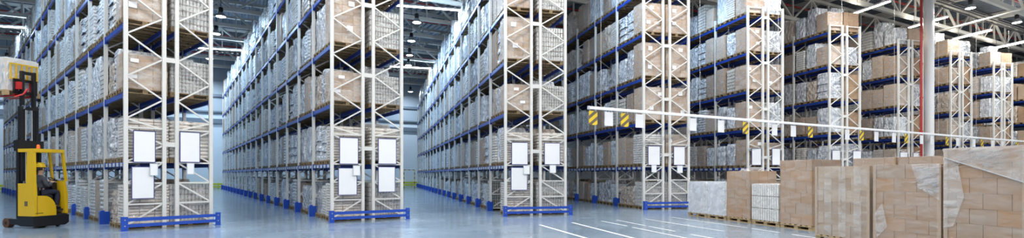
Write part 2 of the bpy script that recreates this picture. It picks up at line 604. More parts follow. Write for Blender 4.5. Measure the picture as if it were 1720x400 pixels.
# blue guards bolted to the floor in front of the first rack ends
for ri in range(4):
    base, rz, wid, fw, root = RACK_INFO[ri]
    g = empty('end_guard', Matrix.Rotation(rz, 4, 'Z') @ Vector((0, -0.32, 0)) + base, rz)
    which = ['beside the yellow forklift', 'at the foot of the second rack', 'at the foot of the third rack', 'at the foot of the fourth rack'][ri]
    tag(g, 'blue steel floor guard with two rails ' + which, 'guard rail', 'blue rack end guards')
    for x in (-0.09, wid + 0.09):
        cp = MB()
        sx = 1 if x < 0 else -1
        cp.box(x - 0.09, x + 0.09, -0.09, 0.09, 0, 0.012).box(x - 0.075, x + 0.075, -0.065, -0.05, 0.012, 0.40).box(min(x, x - sx * 0.075), max(x, x - sx * 0.075) + 0.001, -0.05, 0.07, 0.012, 0.40)
        c = cp.build('corner_post', 'guard_blue', g)
        for z in (0.14, 0.31):
            MB().tube((x, -0.065, z), (x, -0.08, z), 0.018, 6).build('bolt', 'chrome', c)
    for z in (0.14, 0.31):
        MB().box(-0.03, wid + 0.03, -0.05, 0.01, z - 0.045, z + 0.045).build('guard_rail', 'guard_blue', g)

# ------------------------------------------------------------------ pallets and what stands on them
# local frame of a load: x across the rack (1.2 m), y along the aisle (0.8 m), z up from the pallet top
PAL_H = 0.144


def pallet_mb():
    m_ = MB()
    for i in range(5):
        y = -0.4 + 0.065 + i * 0.1675
        m_.box(-0.6, 0.6, y - 0.06, y + 0.06, 0.122, 0.144)
    for x in (-0.53, 0, 0.53):
        m_.box(x - 0.07, x + 0.07, -0.4, 0.4, 0.1, 0.122)
    for y in (-0.345, 0, 0.345):
        m_.box(-0.6, 0.6, y - 0.05, y + 0.05, 0, 0.022)
        for x in (-0.53, 0, 0.53):
            m_.box(x - 0.07, x + 0.07, y - 0.05, y + 0.05, 0.022, 0.1)
    return m_


PALLET_MB = pallet_mb()
PALLET_ME = PALLET_MB.mesh('wooden_pallet', 'wood')


def shell(h, rnd, hx=0.6, hy=0.4, seg=5, rings=8, amp=0.03, top=True, neck=0.0):
    """wrinkled film hull around a stack"""
    m_ = MB()
    vs = []
    per = []
    c = 0.06
    for (ax, ay), (bx, by) in (((-hx + c, -hy), (hx - c, -hy)), ((hx, -hy + c), (hx, hy - c)), ((hx - c, hy), (-hx + c, hy)), ((-hx, hy - c), (-hx, -hy + c))):
        for i in range(seg + 1):
            t = i / seg
            per.append((ax + (bx - ax) * t, ay + (by - ay) * t))
    n = len(per)
    for r in range(rings + 1):
        z = h * r / rings
        k = 1 - (neck if r == rings else 0)
        for (x, y) in per:
            j = 1 - amp * rnd.random() / max(hx, hy) * 1.2
            zz = z + (rnd.uniform(-0.3, 0.3) * h / rings if 0 < r < rings else 0)
            vs.append((x * j * k, y * j * k, zz))
    fs = []
    for r in range(rings):
        for i in range(n):
            j = (i + 1) % n
            fs.append((r * n + i, r * n + j, (r + 1) * n + j, (r + 1) * n + i))
    if top:
        fs.append(tuple(range(rings * n, (rings + 1) * n)))
    m_.quad_hull(vs, fs)
    return m_


def kind_wrapped(rnd):
    h = rnd.choice([1.2, 1.35, 1.45, 1.55])
    m_ = MB()
    if rnd.random() < 0.6:           # soft stepped stack under film
        nl = rnd.randint(5, 9)
        z = 0
        for k in range(nl):
            dz = h / nl
            a, c = rnd.uniform(0.0, 0.05), rnd.uniform(0.0, 0.035)
            s_ = shell(dz * 1.02, rnd, 0.585 - a, 0.40 - c, 3, 3, 0.035, True, 0.04)
            m_.quad_hull([(p[0], p[1], p[2] + z) for p in s_.v], s_.f)
            z += dz
    else:
        s_ = shell(h, rnd, 0.6, 0.4, 5, 7, 0.06, True, 0.06)
        m_.quad_hull(s_.v, s_.f)
    return m_, h


def kind_carton(rnd):
    nl = rnd.choice([4, 5, 5, 6])
    ch = rnd.choice([0.26, 0.29, 0.31])
    if nl == 6:
        ch = 0.25
    nx, ny = rnd.choice([(3, 2), (4, 2), (3, 2)])
    m_ = MB()
    for k in range(nl):
        for i in range(nx):
            for j in range(ny):
                x0, y0 = -0.6 + i * 1.2 / nx, -0.4 + j * 0.8 / ny
                o1, o2 = rnd.uniform(0.001, 0.008), rnd.uniform(0.001, 0.008)
                m_.box(x0 + o1, x0 + 1.2 / nx - o2, y0 + o2, y0 + 0.8 / ny - o1, k * ch + 0.002, k * ch + ch - 0.003)
    return m_, nl * ch


def kind_tray(rnd):
    nl = rnd.choice([9, 11, 13])
    lh = rnd.choice([0.105, 0.115])
    m_ = MB()
    m_.box(-0.56, 0.56, -0.36, 0.36, 0, nl * lh - 0.02, 1)
    for k in range(nl):
        for i in range(3):
            x0 = -0.6 + i * 0.4
            dx, dy = rnd.uniform(-0.012, 0.012), rnd.uniform(-0.015, 0.015)
            m_.box(x0 + 0.012 + dx, x0 + 0.388 + dx, -0.385 + dy, 0.385 + dy, k * lh + 0.018, k * lh + lh - 0.014, 0)
    return m_, nl * lh


def kind_can(rnd):
    nl, nx, ny = rnd.choice([7, 9]), 11, 7
    lh = 0.16
    m_ = MB()
    m_.box(-0.50, 0.50, -0.30, 0.30, 0, nl * lh - 0.02, 1)
    for k in range(nl):
        m_.box(-0.585, 0.585, -0.385, 0.385, k * lh, k * lh + 0.018, 1)
        for i in range(nx):
            for j in range(ny):
                if 0 < i < nx - 1 and 0 < j < ny - 1:
                    continue
                x, y = -0.535 + i * 0.107, -0.33 + j * 0.11
                m_.tube((x, y, k * lh + 0.018), (x, y, k * lh + lh), 0.05, 6, mi=0)
    return m_, nl * lh


def pillow(m_, cx, cy, z, hx, hy, hz, rnd, mi=0):
    vs, idx = [], {}
    for k in range(3):
        for i in range(4):
            for j in range(4):
                if k == 1 and 0 < i < 3 and 0 < j < 3:
                    continue
                fx, fy = (-1, -0.62, 0.62, 1)[i], (-1, -0.62, 0.62, 1)[j]
                e = max(abs(fx), abs(fy))
                zz = (0, 0.5, 1)[k]
                if k != 1:
                    zz = 0.5 + (zz - 0.5) * (0.45 if e == 1 else 1.0)
                    if abs(fx) == 1 and abs(fy) == 1:
                        fx, fy = fx * 0.93, fy * 0.93
                else:
                    fx, fy = fx * 1.02, fy * 1.02
                    if abs(fx) > 1 and abs(fy) > 1:
                        fx, fy = fx * 0.93, fy * 0.93
                idx[(i, j, k)] = len(vs)
                vs.append((cx + fx * hx + rnd.uniform(-.006, .006), cy + fy * hy + rnd.uniform(-.006, .006), z + zz * hz))
    fs = []
    for i in range(3):
        for j in range(3):
            fs.append((idx[i, j, 2], idx[i + 1, j, 2], idx[i + 1, j + 1, 2], idx[i, j + 1, 2]))
            fs.append((idx[i, j, 0], idx[i, j + 1, 0], idx[i + 1, j + 1, 0], idx[i + 1, j, 0]))
    for k in range(2):
        for i in range(3):
            fs.append((idx[i, 0, k], idx[i + 1, 0, k], idx[i + 1, 0, k + 1], idx[i, 0, k + 1]))
            fs.append((idx[i + 1, 3, k], idx[i, 3, k], idx[i, 3, k + 1], idx[i + 1, 3, k + 1]))
            fs.append((idx[0, i + 1, k], idx[0, i, k], idx[0, i, k + 1], idx[0, i + 1, k + 1]))
            fs.append((idx[3, i, k], idx[3, i + 1, k], idx[3, i + 1, k + 1], idx[3, i, k + 1]))
    m_.quad_hull(vs, fs, mi)


def kind_sack(rnd):
    nl, lh = rnd.choice([9, 10, 11]), 0.135
    m_ = MB()
    for k in range(nl):
        o = 0.012 * (k % 2)
        for i in range(2):
            for j in range(2):
                pillow(m_, -0.3 + i * 0.6 + rnd.uniform(-o, o), -0.2 + j * 0.4 + rnd.uniform(-o, o), k * lh * 0.97, 0.305, 0.205, lh * 1.06, rnd)
    return m_, nl * lh * 0.97 + lh * 0.09


KINDS = {
    'wrapped_load': (kind_wrapped, [['silver_film'], ['silver_film'], ['smoky_film'], ['tan_film'], ['silver_film'], ['smoky_film']]),
    'carton_stack': (kind_carton, [['carton'], ['carton_pale'], ['carton_dark'], ['carton'], ['carton_pale']]),
    'tray_stack': (kind_tray, [['tray_light', 'tray_gap'], ['tray_cream', 'tray_gap'], ['tray_light', 'tray_gap']]),
    'can_stack': (kind_can, [['can_grey', 'tray_gap'], ['can_grey', 'tray_gap']]),
    'sack_stack': (kind_sack, [['sack_white'], ['sack_cream'], ['sack_white']]),
}
ADJ = {'silver_film': 'silver film-wrapped load', 'smoky_film': 'smoky grey film-wrapped load', 'tan_film': 'tan film-wrapped load',
       'carton': 'brown carton stack', 'carton_pale': 'pale brown carton stack', 'carton_dark': 'dark brown carton stack',
       'tray_light': 'light grey tray stack', 'tray_cream': 'cream tray stack', 'can_grey': 'grey can stack',
       'sack_white': 'white sack stack', 'sack_cream': 'cream sack stack'}
CATEGORY = {'wrapped_load': 'pallet load', 'carton_stack': 'cartons', 'tray_stack': 'trays', 'can_stack': 'cans', 'sack_stack': 'sacks'}
VAR = {}
rv = random.Random(11)
for kn, (fn, mlist) in KINDS.items():
    VAR[kn] = []
    for mats in mlist:
        mb, h = fn(rv)
        me = mb.mesh(kn, mats, smooth=(kn == 'sack_stack'))
        film = shell(h + 0.012, rv, 0.617, 0.417, 4, 6, 0.012, True, 0.01).mesh('stretch_film', 'film')
        VAR[kn].append((mb, me, h, mats, film))

# what the end pallets of the racks carry: (rack, side, level) -> kind, variant
FRONT = {}
for r in (0, 1, 2):
    FRONT.update({(r, 0, 0): ('tray_stack', 1), (r, 1, 0): ('can_stack', 0), (r, 0, 1): ('tray_stack', 1), (r, 1, 1): ('sack_stack', 1),
                  (r, 0, 2): ('carton_stack', 1), (r, 1, 2): ('can_stack', 1), (r, 0, 3): ('carton_stack', 1), (r, 1, 3): ('can_stack', 0),
                  (r, 0, 4): ('carton_stack', 1), (r, 1, 4): ('can_stack', 1), (r, 0, 5): ('carton_stack', 0), (r, 1, 5): ('wrapped_load', 0)})
FRONT.update({(3, 0, 0): ('can_stack', 0), (3, 1, 0): ('can_stack', 1), (3, 0, 1): ('tray_stack', 0), (3, 1, 1): ('carton_stack', 1),
              (3, 0, 2): ('carton_stack', 1), (3, 1, 2): ('carton_stack', 0), (3, 0, 3): ('carton_stack', 0), (3, 1, 3): ('carton_stack', 1),
              (3, 0, 4): ('carton_stack', 0), (3, 1, 4): ('carton_stack', 0), (3, 0, 5): ('wrapped_load', 0), (3, 1, 5): ('wrapped_load', 0)})
for r in (4, 5, 6, 7, 8, 9):
    for l in range(6):
        FRONT[(r, 0, l)] = ('carton_stack', (r + l) % 2)
        FRONT[(r, 1, l)] = (('wrapped_load', 2) if (r + l) % 3 == 0 else ('carton_stack', (r + l + 1) % 3))

FRONT.update({(5, 0, 1): ('wrapped_load', 0), (5, 0, 2): ('wrapped_load', 1), (5, 0, 3): ('wrapped_load', 4), (6, 0, 2): ('wrapped_load', 0), (6, 0, 4): ('carton_stack', 0),
              (6, 0, 5): ('wrapped_load', 2), (6, 1, 5): ('carton_stack', 4), (7, 0, 3): ('wrapped_load', 3), (7, 0, 4): ('carton_stack', 3), (8, 0, 3): ('wrapped_load', 0),
              (8, 0, 4): ('wrapped_load', 1), (8, 1, 3): ('wrapped_load', 3), (4, 1, 4): ('wrapped_load', 2), (4, 1, 5): ('wrapped_load', 0), (4, 0, 1): ('carton_stack', 0)})
rl = random.Random(5)
SLOTS = []
for ri, (pxa, s, vpx, wid, nb, nbr, short) in enumerate(RACKS):
    base, rz, wid, fw, root = RACK_INFO[ri]
    R = Matrix.Rotation(rz, 4, 'Z')
    for side, nbays in ((0, nb), (1, nbr)):
        out = max(-0.05, (1.17 - (wid - fw)) / 2)              # keep the two rows of loads apart
        xc = fw / 2 - out if side == 0 else wid - fw / 2 + out
        for j in range(nbays):
            for li in range(6):
                style = rl.random()
                if side and j >= 4 and li > 1:
                    continue
                for k in range(3):
                    y = j * BAY + BAY / 2 + (k - 1) * 0.85
                    end = (j == 0 and k == 0)
                    key = (ri, side, li)
                    u_ = rl.random()
                    if end and key in FRONT:
                        kn, vi = FRONT[key]
                    else:
                        if style < 0.2:
                            w_ = (0.35, 0.42, 0.84, 0.9)
                        elif style < 0.35:
                            w_ = (0.5, 0.80, 0.88, 0.92)
                        else:
                            w_ = (0.78, 0.86, 0.93, 0.96)
                        if ri >= 3:
                            w_ = (0.58, 0.90, 0.94, 0.96)
                        kn = 'wrapped_load' if u_ < w_[0] else 'carton_stack' if u_ < w_[1] else 'tray_stack' if u_ < w_[2] else 'can_stack' if u_ < w_[3] else 'sack_stack'
                        vi = rl.randrange(len(VAR[kn]))
                        if rl.random() < (0.10 if li == 0 else 0.03):
                            continue
                    h = VAR[kn][vi][2]
                    lo, hi = [(0.85, 1.3), (1.05, 1.45), (0.95, 1.5), (1.15, 1.6), (1.15, 1.6), (1.0, 1.95)][li]
                    if ri >= 3:
                        hi -= 0.12
                    target = rl.uniform(lo, hi)
                    if end:
                        target = (1.15, 1.15, 1.0, 1.6, 1.5, 1.5)[li] if ri < 3 else (1.1, 1.35, 1.48, 1.5, 1.3, 1.2)[li] * (1.0 if ri == 3 else rl.uniform(0.82, 1.02))
                    sz = target / h if kn in ('wrapped_load', 'carton_stack') else min(target / h, 1.15)
                    p = R @ Vector((xc + rl.uniform(-0.025, 0.025) + ((0.02 - 0.04 * side) if li == 0 and wid > 2.25 else 0), y, LEV[li])) + base
                    x_, y_ = project(p + Vector((0, 0, 0.4)))
                    if not (-70 < x_ < 1790 and y_ > -110):
                        continue
                    ang = rz + rl.uniform(-0.02, 0.02) * (0.5 if kn == 'carton_stack' else 1) + (PI if rl.random() < 0.5 and not end else 0)
                    sy = 1.0 if end else rl.uniform(0.84, 1.0)
                    sx = 0.93 if end else rl.uniform(0.86, 0.93)
                    SLOTS.append(dict(sx=sx, sy=sy, p=p, rz=ang, sz=sz, kn=kn, vi=vi, ri=ri, side=side, li=li, n=j * 3 + k + 1, end=end,
                                      score=p.y + (14 if side else 0) + (0 if 0 <= x_ <= 1720 and y_ > -30 else 25)))
SLOTS.sort(key=lambda d_: d_['score'])


def place_words(d_):
    lv = 'on floor' if d_['li'] == 0 else 'beam level ' + ['one', 'two', 'three', 'four', 'five'][d_['li'] - 1]
    side = ' rear row,' if d_['side'] else ''
    return '%s from end, %s,%s %s' % (ordinal(d_['n']), lv, side, RACKS[d_['ri']][6])


REST = {}
COUNT = {}


def rest(name, mb, mats, M):
    acc, _ = REST.setdefault(name, ({}, None))
    acc.setdefault(tuple(mats), []).append((mb, M))


for d_ in SLOTS:
    kn = d_['kn']
    mb, me, h, mats, film = VAR[kn][d_['vi']]
    top = d_['p'] + Vector((0, 0, PAL_H))
    rot = Matrix.Rotation(d_['rz'], 4, 'Z')
    COUNT['wooden_pallet'] = COUNT.get('wooden_pallet', 0) + 1
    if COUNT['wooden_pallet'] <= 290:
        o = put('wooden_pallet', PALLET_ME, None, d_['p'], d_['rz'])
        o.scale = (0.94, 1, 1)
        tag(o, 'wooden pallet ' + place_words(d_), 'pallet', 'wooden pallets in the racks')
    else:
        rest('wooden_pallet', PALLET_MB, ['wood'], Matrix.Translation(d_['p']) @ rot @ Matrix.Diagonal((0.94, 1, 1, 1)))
    COUNT[kn] = COUNT.get(kn, 0) + 1
    if COUNT[kn] <= 300:
        detailed = d_['end'] and kn == 'carton_stack' and d_['ri'] < 5
        if detailed:
            o = empty(kn, top, d_['rz'])
        else:
            o = put(kn, me, None, top, d_['rz'])
            o.scale = (d_['sx'], d_['sy'], d_['sz'])
        tag(o, ADJ[mats[0]] + ' ' + place_words(d_), CATEGORY[kn], 'loads in the racks: ' + CATEGORY[kn])
        hh = h
        if detailed:
            o.scale = (d_['sx'], d_['sy'], d_['sz'])
            nb_ = len(mb.v) // 8
            for q in range(nb_):
                c = MB()
                vv = mb.v[q * 8:q * 8 + 8]
                cen = Vector((sum(p[0] for p in vv) / 8, sum(p[1] for p in vv) / 8, vv[0][2]))
                c.quad_hull([Vector(p) - cen for p in vv], [(0, 3, 2, 1), (4, 5, 6, 7), (0, 1, 5, 4), (1, 2, 6, 5), (2, 3, 7, 6), (3, 0, 4, 7)])
                co = c.build('carton', [rl.choice(['carton_pale', 'carton_pale', 'carton'])] if mats[0] == 'carton_pale' else mats, o)
                co.location = cen
            for q in range(2):
                lx, lz = rl.uniform(-0.4, 0.4), h * (0.86 - 0.5 * q) - rl.uniform(0, 0.12)
                MB().box(lx - 0.11, lx + 0.11, -0.424, -0.419, lz - 0.08, lz + 0.06).build('paper_label', 'sheet_white', o)
        if kn in ('carton_stack', 'tray_stack', 'sack_stack') or (kn == 'can_stack' and d_['end']):
            put('stretch_film', film, o)
    else:
        S = Matrix.Diagonal((d_['sx'], d_['sy'], d_['sz'], 1))
        rest(kn, mb, mats, Matrix.Translation(top) @ rot @ S)

MANY = {'wooden_pallet': ('many small wooden pallets far along the racks', 'pallets'), 'wrapped_load': ('many film-wrapped loads far along the racks', 'pallet loads'),
        'carton_stack': ('many brown carton stacks far along the racks', 'cartons'), 'tray_stack': ('many tray stacks far along the racks', 'trays'),
        'can_stack': ('many can stacks far along the racks', 'cans'), 'sack_stack': ('many sack stacks far along the racks', 'sacks')}
for name, (acc, _) in REST.items():
    allm = sorted({m_ for mats in acc for m_ in mats})
    J = MB()
    for mats, items in acc.items():
        for mb, M in items:
            n0 = len(J.v)
            J.v += [(M @ Vector(p))[:] for p in mb.v]
            J.f += [tuple(i + n0 for i in f) for f in mb.f]
            J.m += [allm.index(mats[i]) for i in mb.m]
    tag(J.build(name, allm), MANY[name][0], MANY[name][1], kind='stuff')

# ------------------------------------------------------------------ notice boards on the rack ends
BOARDS = {
    0: [('b', 225, 260, 221, 272, 'upper left'), ('b', 303, 335, 223, 272, 'upper right'), ('b', 222, 258, 281, 333, 'lower left'), ('t', 253, 264, 276, 294, 'left'), ('t', 315, 325, 275, 292, 'right')],
    1: [('b', 571, 601, 232, 275, 'upper left'), ('b', 636, 665, 234, 275, 'upper right'), ('b', 569, 599, 283, 327, 'lower left'), ('b', 636, 663, 281, 322, 'lower right'), ('t', 594, 604, 279, 294, 'left')],
    2: [('b', 860, 886, 240, 276, 'upper left'), ('b', 915, 940, 241, 276, 'upper right'), ('b', 859, 885, 282, 319, 'lower left'), ('t', 880, 889, 279, 292, 'left'), ('t', 924, 933, 278, 290, 'right')],
    3: [('b', 1089, 1108, 246, 277, 'upper left'), ('b', 1132, 1150, 247, 277, 'upper right'), ('t', 1095, 1102, 278, 289, 'left'), ('t', 1138, 1146, 279, 290, 'right')],
    4: [('b', 1263, 1278, 250, 277, 'left'), ('b', 1297, 1310, 250, 277, 'right')],
    5: [('b', 1398, 1411, 253, 278, 'left'), ('b', 1433, 1446, 254, 278, 'right')],
    6: [('b', 1512, 1524, 256, 278, 'left'), ('b', 1534, 1543, 257, 278, 'right')],
}
for ri, items in BOARDS.items():
    base, rz, wid, fw, root = RACK_INFO[ri]
    Ri = Matrix.Rotation(-rz, 4, 'Z')
    nrm = Matrix.Rotation(rz, 4, 'Z') @ Vector((0, 1, 0))
    for k, (t, x0, x1, y0, y1, where) in enumerate(items):
        off = 0.075 if t == 'b' else 0.115
        P0 = base - nrm * off

        def hit(px, py):
            ray = Vector(((px - CX) / F_PX, 1, -(py - HOR) / F_PX))
            q = (P0 - Vector((0, 0, CAM_H))).dot(nrm) / ray.dot(nrm)
            return Ri @ (Vector((0, 0, CAM_H)) + ray * q - base)
        a, c = hit(x0, (y0 + y1) / 2), hit(x1, (y0 + y1) / 2)
        xm = (x0 + x1) / 2
        zt, zb = hit(xm, y0).z, hit(xm, y1).z
        name = 'notice_board' if t == 'b' else 'notice_sheet'
        root_b = empty(name, base - nrm * off, rz)
        w_ = 0.02
        MB().box(a.x, c.x, -0.008, 0.008, zb, zt).build('white_sheet', 'sheet_white', root_b)
        fr = MB()
        for (fx0, fx1, fz0, fz1) in ((a.x - w_, c.x + w_, zb - w_, zb), (a.x - w_, c.x + w_, zt, zt + w_), (a.x - w_, a.x, zb, zt), (c.x, c.x + w_, zb, zt)):
            fr.box(fx0, fx1, -0.012, 0.012, fz0, fz1)
        fr.build('frame', 'sheet_edge' if t == 'b' else 'grey_plate', root_b)
        rk = RACKS[ri][6]
        if t == 'b':
            tag(root_b, 'blank white notice board with blue edge, %s on the %s' % (where, rk), 'notice board', 'white notice boards on the rack ends')
        else:
            tag(root_b, 'small blank white sheet, %s one, on the %s' % (where, rk), 'sheet', 'small white sheets on the rack ends')

# ------------------------------------------------------------------ overhead rail with hanging signs
RA = Vector((6.54, 21.9, 0))
RAIL_Z = 4.24


def rail_at(px):
    t = (px - CX) / F_PX
    k = (t * RA.y - RA.x) / (U.x - t * U.y)
    return RA + U * k


p0, p1 = rail_at(989), rail_at(1745)
L = (p1 - p0).length
rail = tag(empty('overhead_rail', (p0.x, p0.y, RAIL_Z), ANG_U), 'long white overhead rail carrying hanging signs in front of the racks', 'rail')
MB().cbox(0, L, -0.045, 0.045, -0.055, 0.055, 0.012).build('rail_tube', 'sheet_white', rail)
MB().box(-0.03, 0, -0.06, 0.06, -0.07, 0.07).build('end_cap', 'grey_plate', rail)
for i in range(9):
    MB().tube((0.6 + i * (L - 1) / 8, 0, 0.055), (0.6 + i * (L - 1) / 8, 0, CHORD_LOW - RAIL_Z), 0.006, 5).build('hanger_rod', 'white_steel', rail)
STRIPED = [996, 1049, 1252, 1361, 1447, 1522, 1590.5, 1649.5, 1708]
PLAIN = [1022.5, 1074, 1164, 1211, 1301, 1332.5, 1423, 1472, 1501.5, 1548, 1565.5, 1608.5, 1636, 1667, 1684]
SW, SH = 0.42, 0.56
board_me = MB().box(-SW / 2, SW / 2, -0.01, 0.01, -SH - 0.12, -0.12).mesh('board', 'hazard_dark')
plain_me = MB().box(-SW / 2, SW / 2, -0.01, 0.01, -SH - 0.12, -0.12).mesh('board', 'sheet_white')
clip_me = MB().box(-0.015, 0.015, -0.006, 0.006, -0.12, -0.056).mesh('clip', 'grey_plate')


def stripe(off):
    """one diagonal yellow stripe clipped to the board"""
    poly, wd = [], 0.16
    x0, x1, z0, z1 = -SW / 2, SW / 2, -SH - 0.12, -0.12
    pts = [(x0, z0 + off), (x1, z0 + off + SW * 0.75), (x1, z0 + off + SW * 0.75 + wd), (x0, z0 + off + wd)]
    pts = [(x, min(max(z, z0), z1)) for x, z in pts]
    # cut the slanted edges where they leave the board
    def edge(o):
        out = []
        for i in range(9):
            x = x0 + (x1 - x0) * i / 8
            z = z0 + o + (x - x0) * 0.75
            out.append((x, min(max(z, z0), z1)))
        return out
    lo, hi = edge(off), edge(off + wd)
    keep = [(a_, b_) for a_, b_ in zip(lo, hi) if b_[1] - a_[1] > 0.003]
    if len(keep) < 2:
        return None
    return MB().prism([k[0] for k in keep] + [k[1] for k in keep[::-1]], 'y', -0.016, -0.0102).mesh('stripe', 'hazard_yellow')


stripes = [s_ for s_ in (stripe(-0.26), stripe(0.05), stripe(0.36)) if s_]
order = sorted([(x, 1) for x in STRIPED] + [(x, 0) for x in PLAIN])
cnt = [0, 0]
for x, st in order:
    q = rail_at(x)
    cnt[st] += 1
    e = empty('hazard_sign' if st else 'hanging_sign', (q.x, q.y, RAIL_Z), ANG_U)
    put('board', board_me if st else plain_me, e)
    put('clip', clip_me, e, (-SW / 2 + 0.055, 0, 0))
    put('clip', clip_me, e, (SW / 2 - 0.055, 0, 0))
    if st:
        for s_ in stripes:
            put('stripe', s_, e)
        tag(e, '%s yellow and black striped sign hanging from the overhead rail, counted from the left' % ordinal(cnt[1]), 'sign', 'striped signs on the overhead rail')
    else:
        tag(e, '%s blank white sign hanging from the overhead rail, counted from the left' % ordinal(cnt[0]), 'sign', 'white signs on the overhead rail')

# ------------------------------------------------------------------ column and red pipe
cp = at_depth(1560, 34.0)
c = empty('roof_column', cp)
tag(c, 'thick round white column rising to the roof between racks', 'column')
MB().tube((0, 0, 0.02), (0, 0, ROOF - 0.02), 0.29, 28).build('shaft', 'column_white', c, smooth=False)
MB().box(-0.42, 0.42, -0.42, 0.42, 0, 0.02).build('base_plate', 'grey_plate', c)
rp_ = at_depth(1547.5, 33.0)
c = empty('riser_pipe', rp_)
tag(c, 'thin red sprinkler riser pipe beside the white column', 'pipe')
MB().tube((0, 0, 0), (0, 0, CHORD_TOP - 0.4), 0.075, 12).build('pipe', 'pipe_red', c)
for z in (2.2, 4.4, 6.6, 8.8, 11.0):
    MB().tube((0, 0, z - 0.06), (0, 0, z + 0.06), 0.095, 12).build('coupling', 'pipe_red', c)

# ------------------------------------------------------------------ floor lines
LINES = [((907, 378), (990, 402)), ((961, 374), (1090, 407)), ((1010, 371.5), (1054, 380)), ((1062, 382), (1156, 401)), ((1036, 370), (1085, 379.5)), ((1090, 380.5), (1134, 389)),
         ((1084, 368), (1216, 388.7)), ((1128, 365), (1255, 383)), ((1262, 384), (1310, 391)), ((1330, 394), (1390, 403)), ((1160, 394), (1200, 401))]
for k, (a, c) in enumerate(LINES):
    A, B = at(a[0], a[1], 0), at(c[0], c[1], 0)
    dv = (B - A).normalized()
    sd = Vector((-dv.y, dv.x, 0)) * 0.05
    w_ = 1.0 if k < 2 else 0.7
    sd *= w_
    ln = MB().quad_hull([A - sd + Vector((0, 0, .003)), A + sd + Vector((0, 0, .003)), B + sd + Vector((0, 0, .003)), B - sd + Vector((0, 0, .003))], [(0, 1, 2, 3)])
    o = ln.build('lane_line', 'line_white', floor)
    o.matrix_parent_inverse = Matrix.Rotation(-ANG_U, 4, 'Z')

# ------------------------------------------------------------------ staged goods in the foreground
ROW_T = -0.28
ROW_A = at(1155, 362, 0)
row_dir = Vector((ROW_T, 1, 0)).normalized()
row_rz = math.atan2(row_dir.y, row_dir.x) - PI / 2


def row_depth(px, off=0.0):
    t = (px - CX) / F_PX
    return (ROW_A.x + off - ROW_T * ROW_A.y) / (t - ROW_T)


def big_pallet(origin, Lx, Ly, label):
    root = tag(empty('wooden_pallet', origin, row_rz), label, 'pallet', 'wooden pallets of the staged goods')
    nbd = max(5, int(Ly / 0.17))
    for i in range(nbd):
        y = Ly * (i + 0.5) / nbd
        MB().box(0, Lx, y - 0.055, y + 0.055, 0.122, 0.144).build('deck_board', 'wood_pale', root)
    for x in (0.07, Lx / 2, Lx - 0.07):
        MB().box(x - 0.07, x + 0.07, 0, Ly, 0.1, 0.122).build('stringer_board', 'wood_pale', root)
        MB().box(x - 0.05, x + 0.05, 0, Ly, 0, 0.022).build('bottom_board', 'wood_pale', root)
        for y in (0.07, Ly / 2, Ly - 0.07):
            MB().box(x - 0.05, x + 0.05, y - 0.07, y + 0.07, 0.022, 0.1).build('block', 'wood_pale', root)


def film_shell(root, Lx, Ly, h, mat, rnd, grow=0.015, rings=9, amp=0.012, name='stretch_film'):
    s_ = shell(h + grow * 0.6, rnd, Lx / 2 + grow, Ly / 2 + grow, 6, rings, amp, True, 0.01)
    s_.v = [(p[0] + Lx / 2, p[1] + Ly / 2, p[2]) for p in s_.v]
    return s_.build(name, mat, root)


def carton_load(origin, Lx, Ly, H, ch, cl, label, rnd, mats, film='film_thin', boards=False, name='carton_stack'):
    """running-bond stack of cartons, every outer carton its own part"""
    root = tag(empty(name, origin + Vector((0, 0, PAL_H)), row_rz), label, 'cartons', 'staged carton stacks in the foreground')
    nl = max(2, round((H - PAL_H) / ch))
    ch = (H - PAL_H) / nl
    ny = max(2, round(Ly / cl))
    nx = max(2, round(Lx / 0.36))
    for k in range(nl):
        cuts = [Ly * i / ny for i in range(ny + 1)]
        if k % 2:
            cuts = [0] + [Ly * (i + 0.5) / ny for i in range(ny)] + [Ly]
        for i in range(nx):
            for j in range(len(cuts) - 1):
                if 0 < i < nx - 1 and 0 < j < len(cuts) - 2 and k < nl - 1:
                    continue
                g = 0.004
                o1 = rnd.uniform(0.0, 0.006)
                x0, x1 = Lx * i / nx, Lx * (i + 1) / nx
                cb = MB().box(x0 + g + (o1 if i == 0 else 0), x1 - g, cuts[j] + g + (o1 if j == 0 else 0), cuts[j + 1] - g, k * ch, (k + 1) * ch - 0.003)
                cb.build('carton', rnd.choice(mats), root)
    if boards:
        for (x, y, sx, sy) in ((0, 0, 1, 1), (0, Ly, 1, -1)):
            bb = MB()
            bb.box(min(x - 0.006, x), x, min(y, y + sy * 0.07), max(y, y + sy * 0.07), 0, H - PAL_H)
            bb.build('edge_board', 'carton_pale', root)
    if film:
        film_shell(root, Lx, Ly, nl * ch, film, rnd)
    return root


def silver_load(origin, Lx, Ly, H, label, rnd, ribs=False):
    root = tag(empty('wrapped_load', origin + Vector((0, 0, PAL_H)), row_rz), label, 'pallet load', 'staged film-wrapped loads in the foreground')
    h = H - PAL_H
    if ribs:
        n_ = 12
        for k in range(3):
            for i in range(n_):
                y = Ly * (i + 0.5) / n_
                MB().box(0.0, Lx, y - Ly / n_ * 0.36, y + Ly / n_ * 0.36, h * k / 3 + 0.01, h * (k + 1) / 3 - 0.012).build('packed_slab', 'tray_light', root)
    else:
        for k in range(4):
            for i in range(2):
                for j in range(3):
                    MB().cbox(Lx * i / 2 + 0.005, Lx * (i + 1) / 2 - 0.005, Ly * j / 3 + 0.005, Ly * (j + 1) / 3 - 0.005, h * k / 4, h * (k + 1) / 4 - 0.006, 0.03).build('packed_bundle', 'sack_white', root)
    film_shell(root, Lx, Ly, h, 'film_milky' if not ribs else 'film_thick', rnd, 0.02, 8, 0.03)
    if not ribs:
        MB().box(-0.025, -0.021, Ly * 0.02, Ly * 0.1, 0, h).build('film_fold', 'film_thick', root)
    return root


rs = random.Random(3)
BROWN = ['carton_mid', 'carton_mid', 'carton_warm', 'carton_grey']
